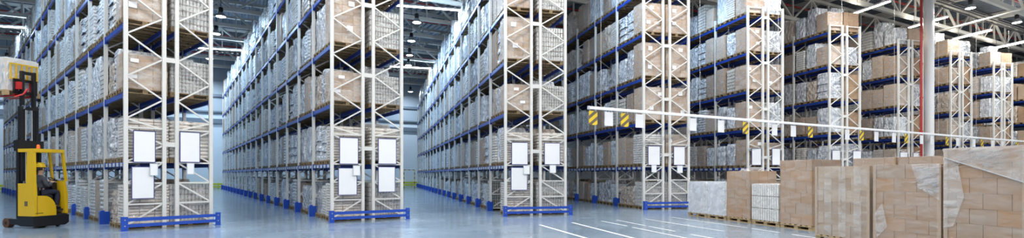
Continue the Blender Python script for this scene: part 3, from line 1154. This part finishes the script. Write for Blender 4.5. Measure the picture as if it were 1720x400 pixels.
#        left px, right px, px y of the top, depth factor, kind, depth, carton height, carton length, label
STAGED = [
    (1155.5, 1186.5, 305.5, 1.0, 's', 1.0, 0, 0, 'silver film-wrapped load at the far end of the staged row'),
    (1187.5, 1219, 306.5, 1.0, 's', 1.0, 0, 0, 'silver film-wrapped load beside the small square carton stack, second from the far end'),
    (1220.5, 1260, 287.5, 1.0, 'c', 1.05, 0.3, 0.4, 'brown carton stack with loose film on top, between two silver loads'),
    (1262.5, 1308, 309, 1.0, 'r', 0.95, 0, 0, 'low film-wrapped load of upright slabs between two brown carton stacks'),
    (1310, 1364, 269, 1.0, 'c', 1.05, 0.31, 0.46, 'tall brown carton stack on pallet, right of the upright slabs'),
    (1369, 1461, 279.5, 0.88, 'e', 1.0, 0.27, 0.45, 'pale film-wrapped carton stack, first of the big ones cut by the lower edge'),
    (1466.5, 1581, 276.5, 0.88, 'b', 1.0, 0.28, 0.46, 'brown carton stack with edge boards, between pale and tallest stack'),
    (1585, 1726, 247, 0.88, 'b', 1.05, 0.27, 0.47, 'tallest film-wrapped carton stack in the right foreground corner'),
]
for (xl, xr, yt, kf, kd, Lx, ch, cl, lab) in STAGED:
    zn, zf = row_depth(xr) * kf, row_depth(xl) * kf
    org = at_depth(xr, zn)
    Ly = (zf - zn) / row_dir.y
    zm = (zn + zf) / 2
    H = CAM_H - (yt - HOR) * zm / F_PX
    big_pallet(org, Lx, Ly, 'wooden pallet under the ' + lab.split(',')[0].split(' between')[0].split(' beside')[0])
    if kd == 's':
        silver_load(org, Lx, Ly, H, lab, rs)
    elif kd == 'r':
        silver_load(org, Lx, Ly, H, lab, rs, True)
    elif kd == 'c':
        r_ = carton_load(org, Lx, Ly, H, ch, cl, lab, rs, BROWN, 'film_thin')
        if H < 1.8:        # crumpled film lying on top
            s_ = shell(0.09, rs, 0.36, 0.34, 5, 3, 0.12, True, 0.35)
            s_.v = [(p[0] + Lx * 0.6, p[1] + Ly * 0.5, p[2] + H - PAL_H) for p in s_.v]
            s_.build('crumpled_film', 'film_thick', r_)
    elif kd == 'e':
        r_ = carton_load(org, Lx, Ly, H, ch, cl, lab, rs, ['carton_pale', 'carton_pale', 'carton_grey'], 'film_thin', True)
        for k in range(3):
            y = Ly * (0.2 + 0.27 * k)
            MB().box(-0.014, -0.011, y - 0.09, y + 0.09, 0.02, H - PAL_H - 0.02).build('film_band', 'film_thin', r_)
    else:
        r_ = carton_load(org, Lx, Ly, H, ch, cl, lab, rs, BROWN, 'film_thin', True)
        h = H - PAL_H
        if xr > 1700:
            MB().prism([(Ly, h), (0, h), (0, h - 0.62), (Ly * 0.98, h - 0.16)], 'x', -0.026, -0.022).build('film_flap', 'film_thick', r_)
            MB().prism([(Ly - 0.01, h - 0.16), (Ly * 0.80, h - 0.3), (Ly * 0.72, h - 0.9), (Ly * 0.86, h - 1.45), (Ly - 0.01, h - 1.5)], 'x', -0.022, -0.019).build('film_flap', 'film_thick', r_)
            MB().bar((-0.028, Ly * 0.98, h - 0.17), (-0.028, 0, h - 0.63), 0.012, 0.03, up=(1, 0, 0)).build('film_fold', 'film_milky', r_)
        else:
            MB().prism([(Ly * 0.4, h), (0.02, h), (0.02, h - 0.7), (Ly * 0.3, h - 0.45)], 'x', -0.022, -0.019).build('film_flap', 'film', r_)  # pale sheet painted in for the streak highlights at this corner
            MB().prism([(Ly * 0.93, 0.1), (Ly * 0.76, 0.35), (Ly * 0.84, 0.85), (Ly * 0.97, 0.6)], 'x', -0.022, -0.019).build('film_flap', 'film_thick', r_)
# film highlights shaped as thin milky slivers on the two nearest stacks
for o in [o_ for o_ in bpy.data.objects if o_.name.startswith('carton_stack') and ('edge boards' in o_.get('label', '') or 'tallest film' in o_.get('label', ''))]:
    big = 'tallest' in o['label'] and 'right foreground' in o['label']
    top = max((c_.bound_box[6][2] for c_ in o.children if c_.name.startswith('carton')), default=1.7)
    cr = MB()
    for k in range(34 if big else 26):
        y, z = (rs.uniform(0.15, 1.15), top - rs.uniform(0.04, 0.35)) if big else (rs.uniform(0.05, 0.55), top - rs.uniform(0.06, 0.5))
        ln = rs.uniform(0.05, 0.2)
        cr.bar((-0.0275, y, z), (-0.0275, y - ln, z + ln * rs.uniform(0.1, 0.35)), 0.004, rs.uniform(0.004, 0.010), up=(1, 0, 0))
    cr.build('film_creases', 'film_milky', o)
# second row, seen over the tops of the first
for (xl, xr, yt, lab) in ((1433, 1504.5, 265.5, 'brown carton stack in the second staged row, behind the pale stack'),
                          (1508, 1586, 263, 'brown carton stack in the second staged row, beside the tallest stack')):
    zn, zf = row_depth(xr, 1.75), row_depth(xl, 1.75)
    org = at_depth(xr, zn)
    Ly = (zf - zn) / row_dir.y
    H = CAM_H - (yt - HOR) * (zn + zf) / 2 / F_PX
    big_pallet(org, 0.9, Ly, 'wooden pallet under the ' + lab)
    carton_load(org, 0.9, Ly, H, 0.3, 0.5, lab, rs, ['carton_mid', 'carton_grey'], 'film_thin')

# ------------------------------------------------------------------ reach truck
N = at(57, 384.5, 0)
ray = Vector((N.x, N.y, 0)).normalized()
lat = Vector((ray.y, -ray.x, 0))
TH = math.radians(32)
S_ = ray * math.sin(TH) + lat * math.cos(TH)
T_RZ = math.atan2(S_.y, S_.x)
truck = tag(empty('reach_truck', N, T_RZ), 'yellow and black reach truck lifting a wrapped pallet load', 'forklift')
TW, TD = 0.92, 0.66


def part(mb, name, mat, parent=truck, smooth=False):
    return mb.build(name, mat, parent, smooth)


# chassis skirt, with the sloped underside towards the driver's step
part(MB().prism([(-0.01, 0.10), (0.06, 0.05), (TW - 0.1, 0.05), (TW + 0.01, 0.12), (TW + 0.01, 0.36), (-0.01, 0.36)], 'y', -0.01, TD), 'chassis', 'black_paint')
# rear panel with the curved edge of the entry
curve = [(0.07, 1.33), (0.09, 0.96)]
for i in range(7):
    a = PI / 2 * i / 6
    curve.append((0.28 * TW + 0.36 * TW * math.sin(a), 0.52 + 0.44 * math.cos(a)))
poly = [(0.0, 0.36), (0.0, 1.33)] + curve + [(0.64 * TW, 0.36)]
part(MB().prism(poly[::-1], 'y', 0, 0.10), 'rear_panel', 'yellow_paint')
part(MB().box(0.003, 0.07, 0.10, TD, 0.36, 1.33), 'side_panel', 'yellow_paint')
part(MB().box(0.07, 0.15, 0.10, TD, 0.54, 1.20), 'battery_cover', 'black_paint')
part(MB().box(0.02 * TW + 0.02, 0.26 * TW, -0.004, 0.0, 0.44, 0.455).box(0.08, 0.088, -0.004, 0, 0.4, 0.95), 'panel_seam', 'black_paint')
part(MB().box(-0.004, 0.002, 0.26, 0.38, 0.66, 0.80), 'type_plate', 'hazard_dark')
# step and cab floor
part(MB().box(0.64 * TW, TW - 0.012, 0.02, TD - 0.03, 0.36, 0.40).box(0.30 * TW, TW - 0.03, 0.10, TD - 0.05, 0.50, 0.54), 'cab_floor', 'black_rubber')
part(MB().prism([(TW - 0.07, 0.36), (TW, 0.36), (TW, 1.02), (TW - 0.07, 1.40), (TW - 0.13, 1.40)], 'y', 0.02, TD), 'front_panel', 'yellow_paint')
part(MB().box(0.32 * TW, TW - 0.12, TD - 0.06, TD - 0.02, 0.54, 1.30), 'inner_wall', 'black_paint')
# overhead guard
part(MB().prism([(0.0, 1.33), (0.34, 1.33), (0.29, 2.27), (0.02, 2.27)], 'x', 0.004, 0.065), 'guard_pillar', 'yellow_paint')
part(MB().bar((TW * 0.86, 0.05, 2.28), (TW - 0.035, 0.05, 1.38), 0.06, 0.06), 'guard_pillar', 'yellow_paint')
part(MB().bar((TW * 0.86, TD - 0.05, 2.28), (TW - 0.035, TD - 0.05, 1.38), 0.06, 0.06), 'guard_pillar', 'yellow_paint')
part(MB().bar((0.10, TD - 0.05, 1.40), (0.10, TD - 0.05, 2.28), 0.07, 0.07), 'guard_pillar', 'black_paint')
gr = part(MB().box(0.0, TW * 0.88, 0.0, 0.09, 2.26, 2.36).box(0.0, TW * 0.88, TD - 0.09, TD, 2.26, 2.36).box(0.0, 0.09, 0.09, TD - 0.09, 2.26, 2.36).box(TW * 0.88 - 0.08, TW * 0.88, 0.09, TD - 0.09, 2.26, 2.36), 'overhead_guard', 'yellow_paint')
for i in range(5):
    MB().box(0.17 + i * 0.13, 0.20 + i * 0.13, 0.09, TD - 0.09, 2.29, 2.33).build('guard_bar', 'black_paint', gr)
MB().lathe([(0.05, 0), (0.05, 0.02), (0.042, 0.03), (0.042, 0.1), (0.02, 0.125)], 12, (0.15, 0.06, 2.36)).build('beacon', 'orange_lens', truck, True)
# seat and controls
seat = part(MB().cbox(0.24, 0.60, 0.13, 0.53, 0.86, 0.98, 0.04), 'seat', 'black_rubber')
MB().cbox(0.16, 0.25, 0.14, 0.52, 0.98, 1.22, 0.035).build('backrest', 'black_rubber', seat)
MB().box(0.28, 0.56, 0.17, 0.49, 0.54, 0.86).build('seat_base', 'black_paint', seat)
con = part(MB().prism([(0.66, 1.18), (0.86, 1.02), (0.90, 1.36), (0.80, 1.44), (0.68, 1.36)], 'y', 0.30, 0.60), 'console', 'black_paint')
st = MB()
for i in range(14):
    a, b2 = 2 * PI * i / 14, 2 * PI * (i + 1) / 14
    f = lambda t: (0.70 + 0.09 * math.cos(t) * 0.8, 0.36 + 0.10 * math.sin(t), 1.45 + 0.05 * math.cos(t) * -1)
    st.tube(f(a), f(b2), 0.013, 6)
st.build('steering_wheel', 'black_rubber', con)
MB().tube((0.66, 0.20, 1.30), (0.66, 0.20, 1.46), 0.012, 6).build('joystick', 'black_rubber', con)
# straddle legs and wheels
for x in (0.0, TW - 0.14):
    lg = part(MB().box(x, x + 0.14, TD, TD + 0.55, 0.10, 0.27), 'straddle_leg', 'black_paint')
    MB().tube((x - 0.005, TD + 0.49, 0.145), (x + 0.145, TD + 0.49, 0.145), 0.143, 18).build('load_wheel', 'wheel_brown', lg)
    MB().tube((x - 0.009, TD + 0.49, 0.145), (x + 0.149, TD + 0.49, 0.145), 0.05, 10).build('wheel_hub', 'black_paint', lg)
part(MB().tube((0.30, 0.25, 0.11), (0.44, 0.25, 0.11), 0.11, 16), 'drive_wheel', 'black_rubber')
part(MB().tube((TW - 0.2, 0.2, 0.06), (TW - 0.14, 0.2, 0.06), 0.06, 12), 'caster_wheel', 'black_rubber')
# mast: outer, middle and inner rails
MX, MY = 0.36, TD + 0.12
for (hw, yy, z0, z1, nm) in ((0.26, MY, 0.28, 2.55, 'outer_mast_rail'), (0.205, MY + 0.03, 0.9, 3.65, 'middle_mast_rail'), (0.15, MY + 0.05, 1.9, 4.72, 'inner_mast_rail')):
    for s in (-1, 1):
        x = MX + s * hw
        part(MB().box(x - 0.035, x + 0.035, yy - 0.055, yy + 0.055, z0, z1), nm, 'black_paint')
    part(MB().box(MX - hw, MX + hw, yy - 0.05, yy + 0.02, z1 - 0.1, z1 - 0.01), 'mast_crossbar', 'black_paint')
part(MB().box(MX - 0.33, MX + 0.33, MY - 0.1, MY + 0.1, 2.30, 2.62), 'mast_head', 'black_paint')
for x in (MX - 0.09, MX + 0.07):
    part(MB().tube((x, MY, 0.5), (x, MY, 3.55), 0.022, 10), 'lift_cylinder', 'chrome')
part(MB().tube((MX, MY - 0.02, 0.4), (MX, MY - 0.02, 2.4), 0.05, 12), 'hydraulic_hose', 'black_rubber')
for x in (MX - 0.19, MX + 0.19):
    part(MB().tube((x - 0.012, MY - 0.07, 3.62), (x + 0.012, MY - 0.07, 3.62), 0.07, 16), 'chain_pulley', 'chrome')
# carriage, forks and load backrest
FZ = 3.98
car = part(MB().box(MX - 0.30, MX + 0.30, MY + 0.13, MY + 0.19, FZ + 0.05, FZ + 0.14).box(MX - 0.30, MX + 0.30, MY + 0.13, MY + 0.19, FZ + 0.42, FZ + 0.50).box(
    MX - 0.30, MX - 0.24, MY + 0.13, MY + 0.19, FZ + 0.05, FZ + 0.5).box(MX + 0.24, MX + 0.30, MY + 0.13, MY + 0.19, FZ + 0.05, FZ + 0.5), 'carriage', 'black_paint')
for x in (MX - 0.2, MX + 0.2):
    MB().box(x - 0.05, x + 0.05, MY + 0.19, MY + 0.24, FZ - 0.02, FZ + 0.45).box(x - 0.05, x + 0.05, MY + 0.19, MY + 1.15, FZ - 0.02, FZ + 0.02).build('fork', 'red_paint', car)
MB().box(MX - 0.27, MX - 0.19, MY - 0.02, MY + 0.13, FZ + 0.18, FZ + 0.40).build('tilt_box', 'red_paint', car)
MB().path([(MX - 0.1, MY - 0.1, FZ + 0.2), (MX - 0.22, MY - 0.12, FZ + 0.02), (MX - 0.38, MY - 0.02, FZ - 0.08)], 0.025).build('hose_bundle', 'red_paint', car)
bk = MB()
for x in (MX - 0.34, MX - 0.2, MX - 0.06, MX + 0.08, MX + 0.2, MX + 0.34):
    bk.box(x - 0.015, x + 0.015, MY + 0.195, MY + 0.225, FZ + 0.5, FZ + 0.94)
bk.box(MX - 0.36, MX + 0.36, MY + 0.19, MY + 0.23, FZ + 0.93, FZ + 0.97).box(MX - 0.36, MX + 0.36, MY + 0.19, MY + 0.23, FZ + 0.48, FZ + 0.52)
bk.build('load_backrest', 'yellow_paint', car)
# what it lifts
TM = Matrix.Translation(N) @ Matrix.Rotation(T_RZ, 4, 'Z')
lp = TM @ Vector((MX, MY + 0.25 + 0.36, FZ + 0.02))
pal = tag(empty('wooden_pallet', lp, T_RZ), 'raised wooden pallet resting on the forks of the reach truck', 'pallet')
for i in range(6):
    y = -0.35 + 0.7 * (i + 0.5) / 6
    MB().box(-0.46, 0.46, y - 0.048, y + 0.048, 0.11, 0.132).build('deck_board', 'wood_pale', pal)
for x in (-0.40, 0.0, 0.40):
    MB().box(x - 0.06, x + 0.06, -0.35, 0.35, 0.088, 0.11).build('stringer_board', 'wood_pale', pal)
    MB().box(x - 0.06, x + 0.06, -0.35, 0.35, -0.04, -0.021).build('bottom_board', 'wood_pale', pal) if x == 0.0 else None
    for y in (-0.29, 0, 0.29):
        MB().box(x - 0.06, x + 0.06, y - 0.06, y + 0.06, -0.02, 0.088).build('block', 'wood_pale', pal)
ld = tag(empty('carton_stack', lp + Vector((0, 0, 0.132)), T_RZ), 'pale film-wrapped carton stack lifted high by the reach truck', 'cartons')
rf = random.Random(9)
for k in range(4):
    for i in range(2):
        for j in range(2):
            MB().box(-0.43 + i * 0.43 + .002, -0.002 + i * 0.43, -0.33 + j * 0.33 + .002, j * 0.33 - .002, k * 0.24, k * 0.24 + 0.237).build('carton', 'carton_white', ld)
sh = shell(0.985, rf, 0.45, 0.35, 5, 7, 0.03, True, 0.04)
sh.build('stretch_film', 'film_milky', ld)

# ------------------------------------------------------------------ driver (sits sideways, facing local +x)


def skin_obj(name, pts, edges, mat, parent, root=0, sub=2):
    me = bpy.data.meshes.new(name)
    me.from_pydata([p[:3] for p in pts], edges, [])
    me.materials.append(MATS[mat])
    o = put(name, me, parent)
    o.modifiers.new('Skin', 'SKIN')
    sv = me.skin_vertices[0].data
    for i, p in enumerate(pts):
        r = p[3]
        sv[i].radius = (r, p[4] if len(p) > 4 else r)
        sv[i].use_root = (i == root)
    o.modifiers['Skin'].use_smooth_shade = True
    s = o.modifiers.new('Sub', 'SUBSURF')
    s.levels = sub
    s.render_levels = sub
    return o


DY = 0.33
hip = (0.36, DY, 1.04)
body_pts = [(0.36, DY, 1.06, 0.13, 0.14), (0.34, DY, 1.22, 0.12, 0.14), (0.345, DY, 1.42, 0.12, 0.15), (0.36, DY, 1.54, 0.075), (0.375, DY, 1.62, 0.052), (0.39, DY, 1.71, 0.075, 0.078), (0.395, DY, 1.80, 0.088, 0.082), (0.385, DY, 1.87, 0.065)]
body_edges = [(i, i + 1) for i in range(7)]


def limb(start, pts):
    i0 = len(body_pts)
    for k, p in enumerate(pts):
        body_pts.append(p)
        body_edges.append((start if k == 0 else i0 + k - 1, i0 + k))
    return len(body_pts) - 1


ARMS = {}
for s in (-1, 1):
    y = DY + s * 0.17
    hx = (0.665, DY + s * 0.10 - 0.03, 1.40) if s > 0 else (0.63, DY - 0.13, 1.37)
    chain = [(0.35, y, 1.48, 0.058), (0.40, DY + s * 0.225, 1.26, 0.047), (0.52, DY + s * 0.18, 1.28, 0.04), (hx[0] - 0.06, hx[1], hx[2] - 0.02, 0.03), (hx[0], hx[1], hx[2], 0.033, 0.026)]
    ARMS[s] = chain
    w_i = limb(2, chain)
    for f in range(4):                               # four fingers curled round the control
        fy = hx[1] + (f - 1.5) * 0.021
        ln = (0.030, 0.036, 0.034, 0.026)[f]
        limb(w_i, [(hx[0] + 0.03, fy, hx[2] + 0.012, 0.0095), (hx[0] + 0.03 + ln, fy, hx[2] + 0.002, 0.009), (hx[0] + 0.028 + ln, fy, hx[2] - 0.03, 0.008)])
    limb(w_i, [(hx[0] + 0.0, hx[1] - s * 0.035, hx[2] - 0.005, 0.0105), (hx[0] + 0.03, hx[1] - s * 0.045, hx[2] - 0.02, 0.009)])
LEGS = {}
for s in (-1, 1):
    y = DY + s * 0.09
    chain = [(0.40, y, 1.04, 0.088), (0.58, DY + s * 0.12, 1.07, 0.075), (0.75, DY + s * 0.12, 1.07, 0.06), (0.745, DY + s * 0.12, 0.84, 0.054), (0.73, DY + s * 0.115, 0.63, 0.04), (0.80, DY + s * 0.12, 0.575, 0.03)]
    LEGS[s] = chain
    limb(0, chain)
person = skin_obj('person', body_pts, body_edges, 'skin', None, 0, 2)
person.location = N
person.rotation_euler = (0, 0, T_RZ)
tag(person, 'seated driver in yellow hard hat and dark work clothes steering the reach truck', 'person')
# jacket over trunk and arms
jp = [(0.355, DY, 1.02, 0.15, 0.165), (0.335, DY, 1.22, 0.14, 0.165), (0.34, DY, 1.42, 0.14, 0.175), (0.36, DY, 1.545, 0.088), (0.37, DY, 1.595, 0.066)]
je = [(0, 1), (1, 2), (2, 3), (3, 4)]
for s in (-1, 1):
    i0 = len(jp)
    for k, p in enumerate(ARMS[s][:4]):
        jp.append((p[0], p[1], p[2], p[3] + (0.016 if k < 3 else 0.012)))
        je.append((2 if k == 0 else i0 + k - 1, i0 + k))
skin_obj('jacket', jp, je, 'jacket', person)
tp = [(0.37, DY, 1.03, 0.145, 0.16)]
te = []
for s in (-1, 1):
    i0 = len(tp)
    for k, p in enumerate(LEGS[s][:5]):
        tp.append((p[0], p[1], p[2], p[3] + 0.016))
        te.append((0 if k == 0 else i0 + k - 1, i0 + k))
skin_obj('trousers', tp, te, 'trousers', person)
for s in (-1, 1):
    y = DY + s * 0.118
    skin_obj('boot', [(0.73, y, 0.66, 0.052), (0.735, y, 0.59, 0.048), (0.80, y, 0.578, 0.04), (0.85, y, 0.57, 0.033)], [(0, 1), (1, 2), (2, 3)], 'black_rubber', person)
# head details
hat = MB().lathe([(0.128, 0.0), (0.124, 0.012), (0.112, 0.018), (0.112, 0.05), (0.098, 0.095), (0.065, 0.125), (0.02, 0.137)], 20, (0.382, DY, 1.815)).build('hard_hat', 'helmet_yellow', person, True)
MB().prism([(0.46, DY - 0.085), (0.46, DY + 0.085), (0.53, DY + 0.06), (0.545, DY), (0.53, DY - 0.06)][::-1], 'z', 1.812, 1.824).build('hat_brim', 'helmet_yellow', hat)
MB().box(0.29, 0.47, DY - 0.012, DY + 0.012, 1.94, 1.958).build('hat_ridge', 'helmet_yellow', hat)
MB().lathe([(0.085, 0), (0.094, 0.04), (0.097, 0.10)], 16, (0.372, DY, 1.725)).build('hair', 'hair', person, True)
hd = MB().prism([(0.472, 1.78), (0.50, 1.735), (0.47, 1.73)], 'y', DY - 0.014, DY + 0.014)
hd.build('nose', 'skin', person)
for s in (-1, 1):
    MB().lathe([(0.004, -0.01), (0.011, 0), (0.004, 0.01)], 8, (0.468, DY + s * 0.032, 1.785)).build('eye', 'hair', person)
    MB().cbox(0.375, 0.41, DY + s * 0.085 - 0.01, DY + s * 0.085 + 0.01, 1.735, 1.80, 0.006).build('ear', 'skin', person)
MB().box(0.462, 0.473, DY - 0.025, DY + 0.025, 1.698, 1.706).build('mouth', 'wheel_brown', person)

# ------------------------------------------------------------------ barrier at the back wall
bp_ = at_depth(678.5, 58.0)
br = tag(empty('hazard_barrier', bp_, ANG_U), 'thin black and yellow hazard barrier by the back wall at the second aisle', 'barrier')
for x in (0, 1.25):
    for k in range(8):
        MB().box(x - 0.03, x + 0.03, -0.03, 0.03, k * 0.26, k * 0.26 + 0.26).build('post_band', 'hazard_yellow' if k % 2 else 'black_paint', br)
for k in range(5):
    MB().box(k * 0.25, k * 0.25 + 0.25, -0.03, 0.03, 2.08, 2.14).build('rail_band', 'hazard_yellow' if k % 2 else 'black_paint', br)

# ------------------------------------------------------------------ lamps
hb_parts = [('housing', MB().lathe([(0.06, 0.62), (0.13, 0.60), (0.14, 0.36), (0.10, 0.30)][::-1], 14).mesh('housing', 'black_paint', True)),
            ('shade', MB().lathe([(0.30, 0.0), (0.31, 0.02), (0.24, 0.16), (0.12, 0.30)], 20).mesh('shade', 'lamp_shade', True)),
            ('lens', MB().lathe([(0.27, -0.012), (0.28, -0.001)], 20).mesh('lens', 'lamp_glow'))]
hb_rod = {}
LAMP_Z = 12.0


def high_bay(p, label, power, colr, group='round high-bay lamps'):
    r = tag(empty('high_bay_lamp', p), label, 'lamp', group)
    for nm, me in hb_parts:
        put(nm, me, r)
    key = round(p.z, 2)
    if key not in hb_rod:
        hb_rod[key] = MB().tube((0, 0, 0.62), (0, 0, CHORD_TOP - p.z), 0.015, 6).mesh('hanger', 'cable_black')
    put('hanger', hb_rod[key], r)
    ld_ = bpy.data.lights.new('high_bay_light', 'AREA')
    ld_.shape = 'DISK'
    ld_.size = 0.55
    ld_.energy = power
    ld_.color = colr
    lo = put('high_bay_light', ld_, r, (0, 0, -0.03))
    return r


tube_parts = {}


def tube_lamp(p, rz, length, label, power, colr, glow='lamp_glow', group='long tube lamps'):
    key = (round(length, 1), glow)
    if key not in tube_parts:
        h = length / 2
        tube_parts[key] = [('casing', MB().prism([(-0.12, 0.0), (0.12, 0.0), (0.07, 0.1), (-0.07, 0.1)], 'x', -h, h).mesh('casing', 'sheet_white')),
                           ('tube', MB().tube((-h + 0.04, -0.05, -0.03), (h - 0.04, -0.05, -0.03), 0.028, 8).mesh('tube', glow)),
                           ('tube', MB().tube((-h + 0.04, 0.05, -0.03), (h - 0.04, 0.05, -0.03), 0.028, 8).mesh('tube', glow)),
                           ('hanger', MB().tube((-h * 0.7, 0, 0.1), (-h * 0.7, 0, CHORD_LOW + 0.2 - LAMP_Z), 0.01, 5).tube((h * 0.7, 0, 0.1), (h * 0.7, 0, CHORD_LOW + 0.2 - LAMP_Z), 0.01, 5).mesh('hanger', 'cable_black'))]
    r = tag(empty('tube_lamp', p, rz), label, 'lamp', group)
    for nm, me in tube_parts[key]:
        put(nm, me, r)
    ld_ = bpy.data.lights.new('tube_light', 'AREA')
    ld_.shape = 'RECTANGLE'
    ld_.size = length - 0.1
    ld_.size_y = 0.22
    ld_.energy = power
    ld_.color = colr
    put('tube_light', ld_, r, (0, 0, -0.065))
    lu_ = bpy.data.lights.new('tube_light', 'AREA')          # the open batten also throws light up at the roof
    lu_.shape = 'RECTANGLE'
    lu_.size = length - 0.1
    lu_.size_y = 0.2
    lu_.energy = power * 0.4
    lu_.color = colr
    put('tube_light', lu_, r, (0, 0, 0.12)).rotation_euler = (PI, 0, 0)
    return r


HB = [(371, 28, 'nearest round lamp above the first aisle'), (363, 57, 'second round lamp above the first aisle'), (352, 99, 'third round lamp above the first aisle'), (351, 116, 'farthest round lamp above the first aisle'),
      (712, -1, 'nearest round lamp above the second aisle, at the top edge'), (700, 38, 'second round lamp above the second aisle'), (691, 69, 'third round lamp above the second aisle'), (688, 93, 'fourth round lamp above the second aisle'), (686, 110, 'farthest round lamp above the second aisle'),
      (1630, 14, 'black-topped round lamp below the cable bundle at the upper right'), (1708, 38, 'black-topped round lamp at the right edge below the cable bundle')]
for (x, y, lab) in HB:
    p = at(x, y, LAMP_Z if x < 1500 else 13.2)
    high_bay(p, lab, HB_E, COOL if x < 1500 else NEUTRAL)
TB = [(22, 45, 0, 5.0, 'long tube lamp at the upper left edge above the rack by the forklift'), (14, 114, 0, 5.0, 'lower long tube lamp at the left edge behind the lifted load'),
      (384, 83, 0, 6.0, 'long tube lamp crossing the first aisle, nearer one'), (362, 139, 0, 6.0, 'long tube lamp crossing the first aisle, farther one'),
      (735, 14, 0, 6.0, 'long tube lamp crossing the second aisle, nearer one'), (708, 114, 0, 6.0, 'long tube lamp crossing the second aisle, farther one')]
for (x, y, _, ln, lab) in TB:
    tube_lamp(at(x, y, LAMP_Z), ANG_U - 0.25, ln, lab, TB_E, COOL)
RZ_R = math.atan2(1, (655 - CX) / F_PX)
for (x, y, lab) in ((1462, 13, 'bright warm tube lamp highest left of the white column'), (1558, 37.5, 'bright warm tube lamp partly behind the white column'), (1632, 58.5, 'bright warm tube lamp right of the white column'), (1696, 75.5, 'bright warm tube lamp nearest the right edge')):
    tube_lamp(at(x, y, LAMP_Z), RZ_R, 2.6, lab, TB_E * 0.45, WARM, 'lamp_warm_glow')
# the same lamps continue outside the frame: along the aisles and over the open floor where the camera stands
k = 0
for ri in range(0, 9):
    b0, rz0, w0, _, _ = RACK_INFO[ri]
    b1 = RACK_INFO[ri + 1][0]
    mid = (b0 + Matrix.Rotation(rz0, 4, 'Z') @ Vector((w0, 0, 0)) + b1) / 2
    rz1 = (rz0 + RACK_INFO[ri + 1][1]) / 2
    for t in ((2.0, 11.0) if ri < 3 else (3.0, 10.0)):
        q = mid + Matrix.Rotation(rz1, 4, 'Z') @ Vector((0, t, 0))
        q.z = LAMP_Z
        x, y = project(q)
        if y > -15:
            continue
        high_bay(q, '%s round lamp over the aisle right of the %s' % ('near' if t < 5 else 'farther', RACKS[ri][6]), HB_E * 0.8, COOL)
q0 = RACK_INFO[0][0]
for t in (3.0, 11.0, 19.0):
    q = q0 + Matrix.Rotation(RACK_INFO[0][1], 4, 'Z') @ Vector((-3.2, t, 0))
    q.z = LAMP_Z
    if project(q)[1] < -15 or project(q)[0] < -20:
        high_bay(q, '%s round lamp over the aisle left of the leftmost rack' % ('near', 'middle', 'far')[int(t // 8)], HB_E * 1.25, COOL)
for a in range(-2, 9):  # rightmost lamps added to brighten the white column and right racks
    for v_ in (16.0, 9.0, 2.0):
        q = uv(a * 7.0 + 1.0, v_ if v_ < 15 else 15.2, LAMP_Z)
        x, y = project(q)
        if -40 < x < 1760 and y > -12:
            continue
        tube_lamp(q, ANG_U, 5.0, '%s tube lamp of the %s row above the open floor' % (ordinal(a + 3), {16.0: 'rearmost', 9.0: 'middle', 2.0: 'foremost'}[v_]), FRONT_E, NEUTRAL, group='tube lamps above the open floor')

for i in range(9):  # extra lamps added to brighten the back wall
    q = uv(U_LEFT + 5 + i * 7.5, V_BACK - 3.0, LAMP_Z)
    high_bay(q, '%s added wall-washing lamp from the left in the row along the back wall' % ordinal(i + 1), HB_E * 0.9, (0.72, 0.87, 1.0), 'added lamps washing the back wall')

# cables and pipe under the roof at the right
cb = tag(empty('cable_bundle', at(1600, 4, 13.6), ANG_U), 'bundle of three black cables under the roof at the upper right', 'cables')
for i in range(3):
    MB().tube((-1.5, i * 0.32, -i * 0.05), (26, i * 0.32, -i * 0.05), 0.05, 8).build('cable', 'cable_black', cb)
A = at(1566, 55.5, 12.3)
dv = Vector(((655 - CX) / F_PX, 1, 0)).normalized()
pp = tag(empty('roof_pipe', A, math.atan2(dv.y, dv.x)), 'slim cream pipe crossing below the roof trusses at the upper right', 'pipe')
MB().tube((-26, 0, 0), (9, 0, 0), 0.075, 10).build('pipe', 'truss_cream', pp)
MB().tube((-26, 0.2, 0.06), (-6, 0.2, 0.06), 0.05, 8).build('cable', 'cable_black', pp)
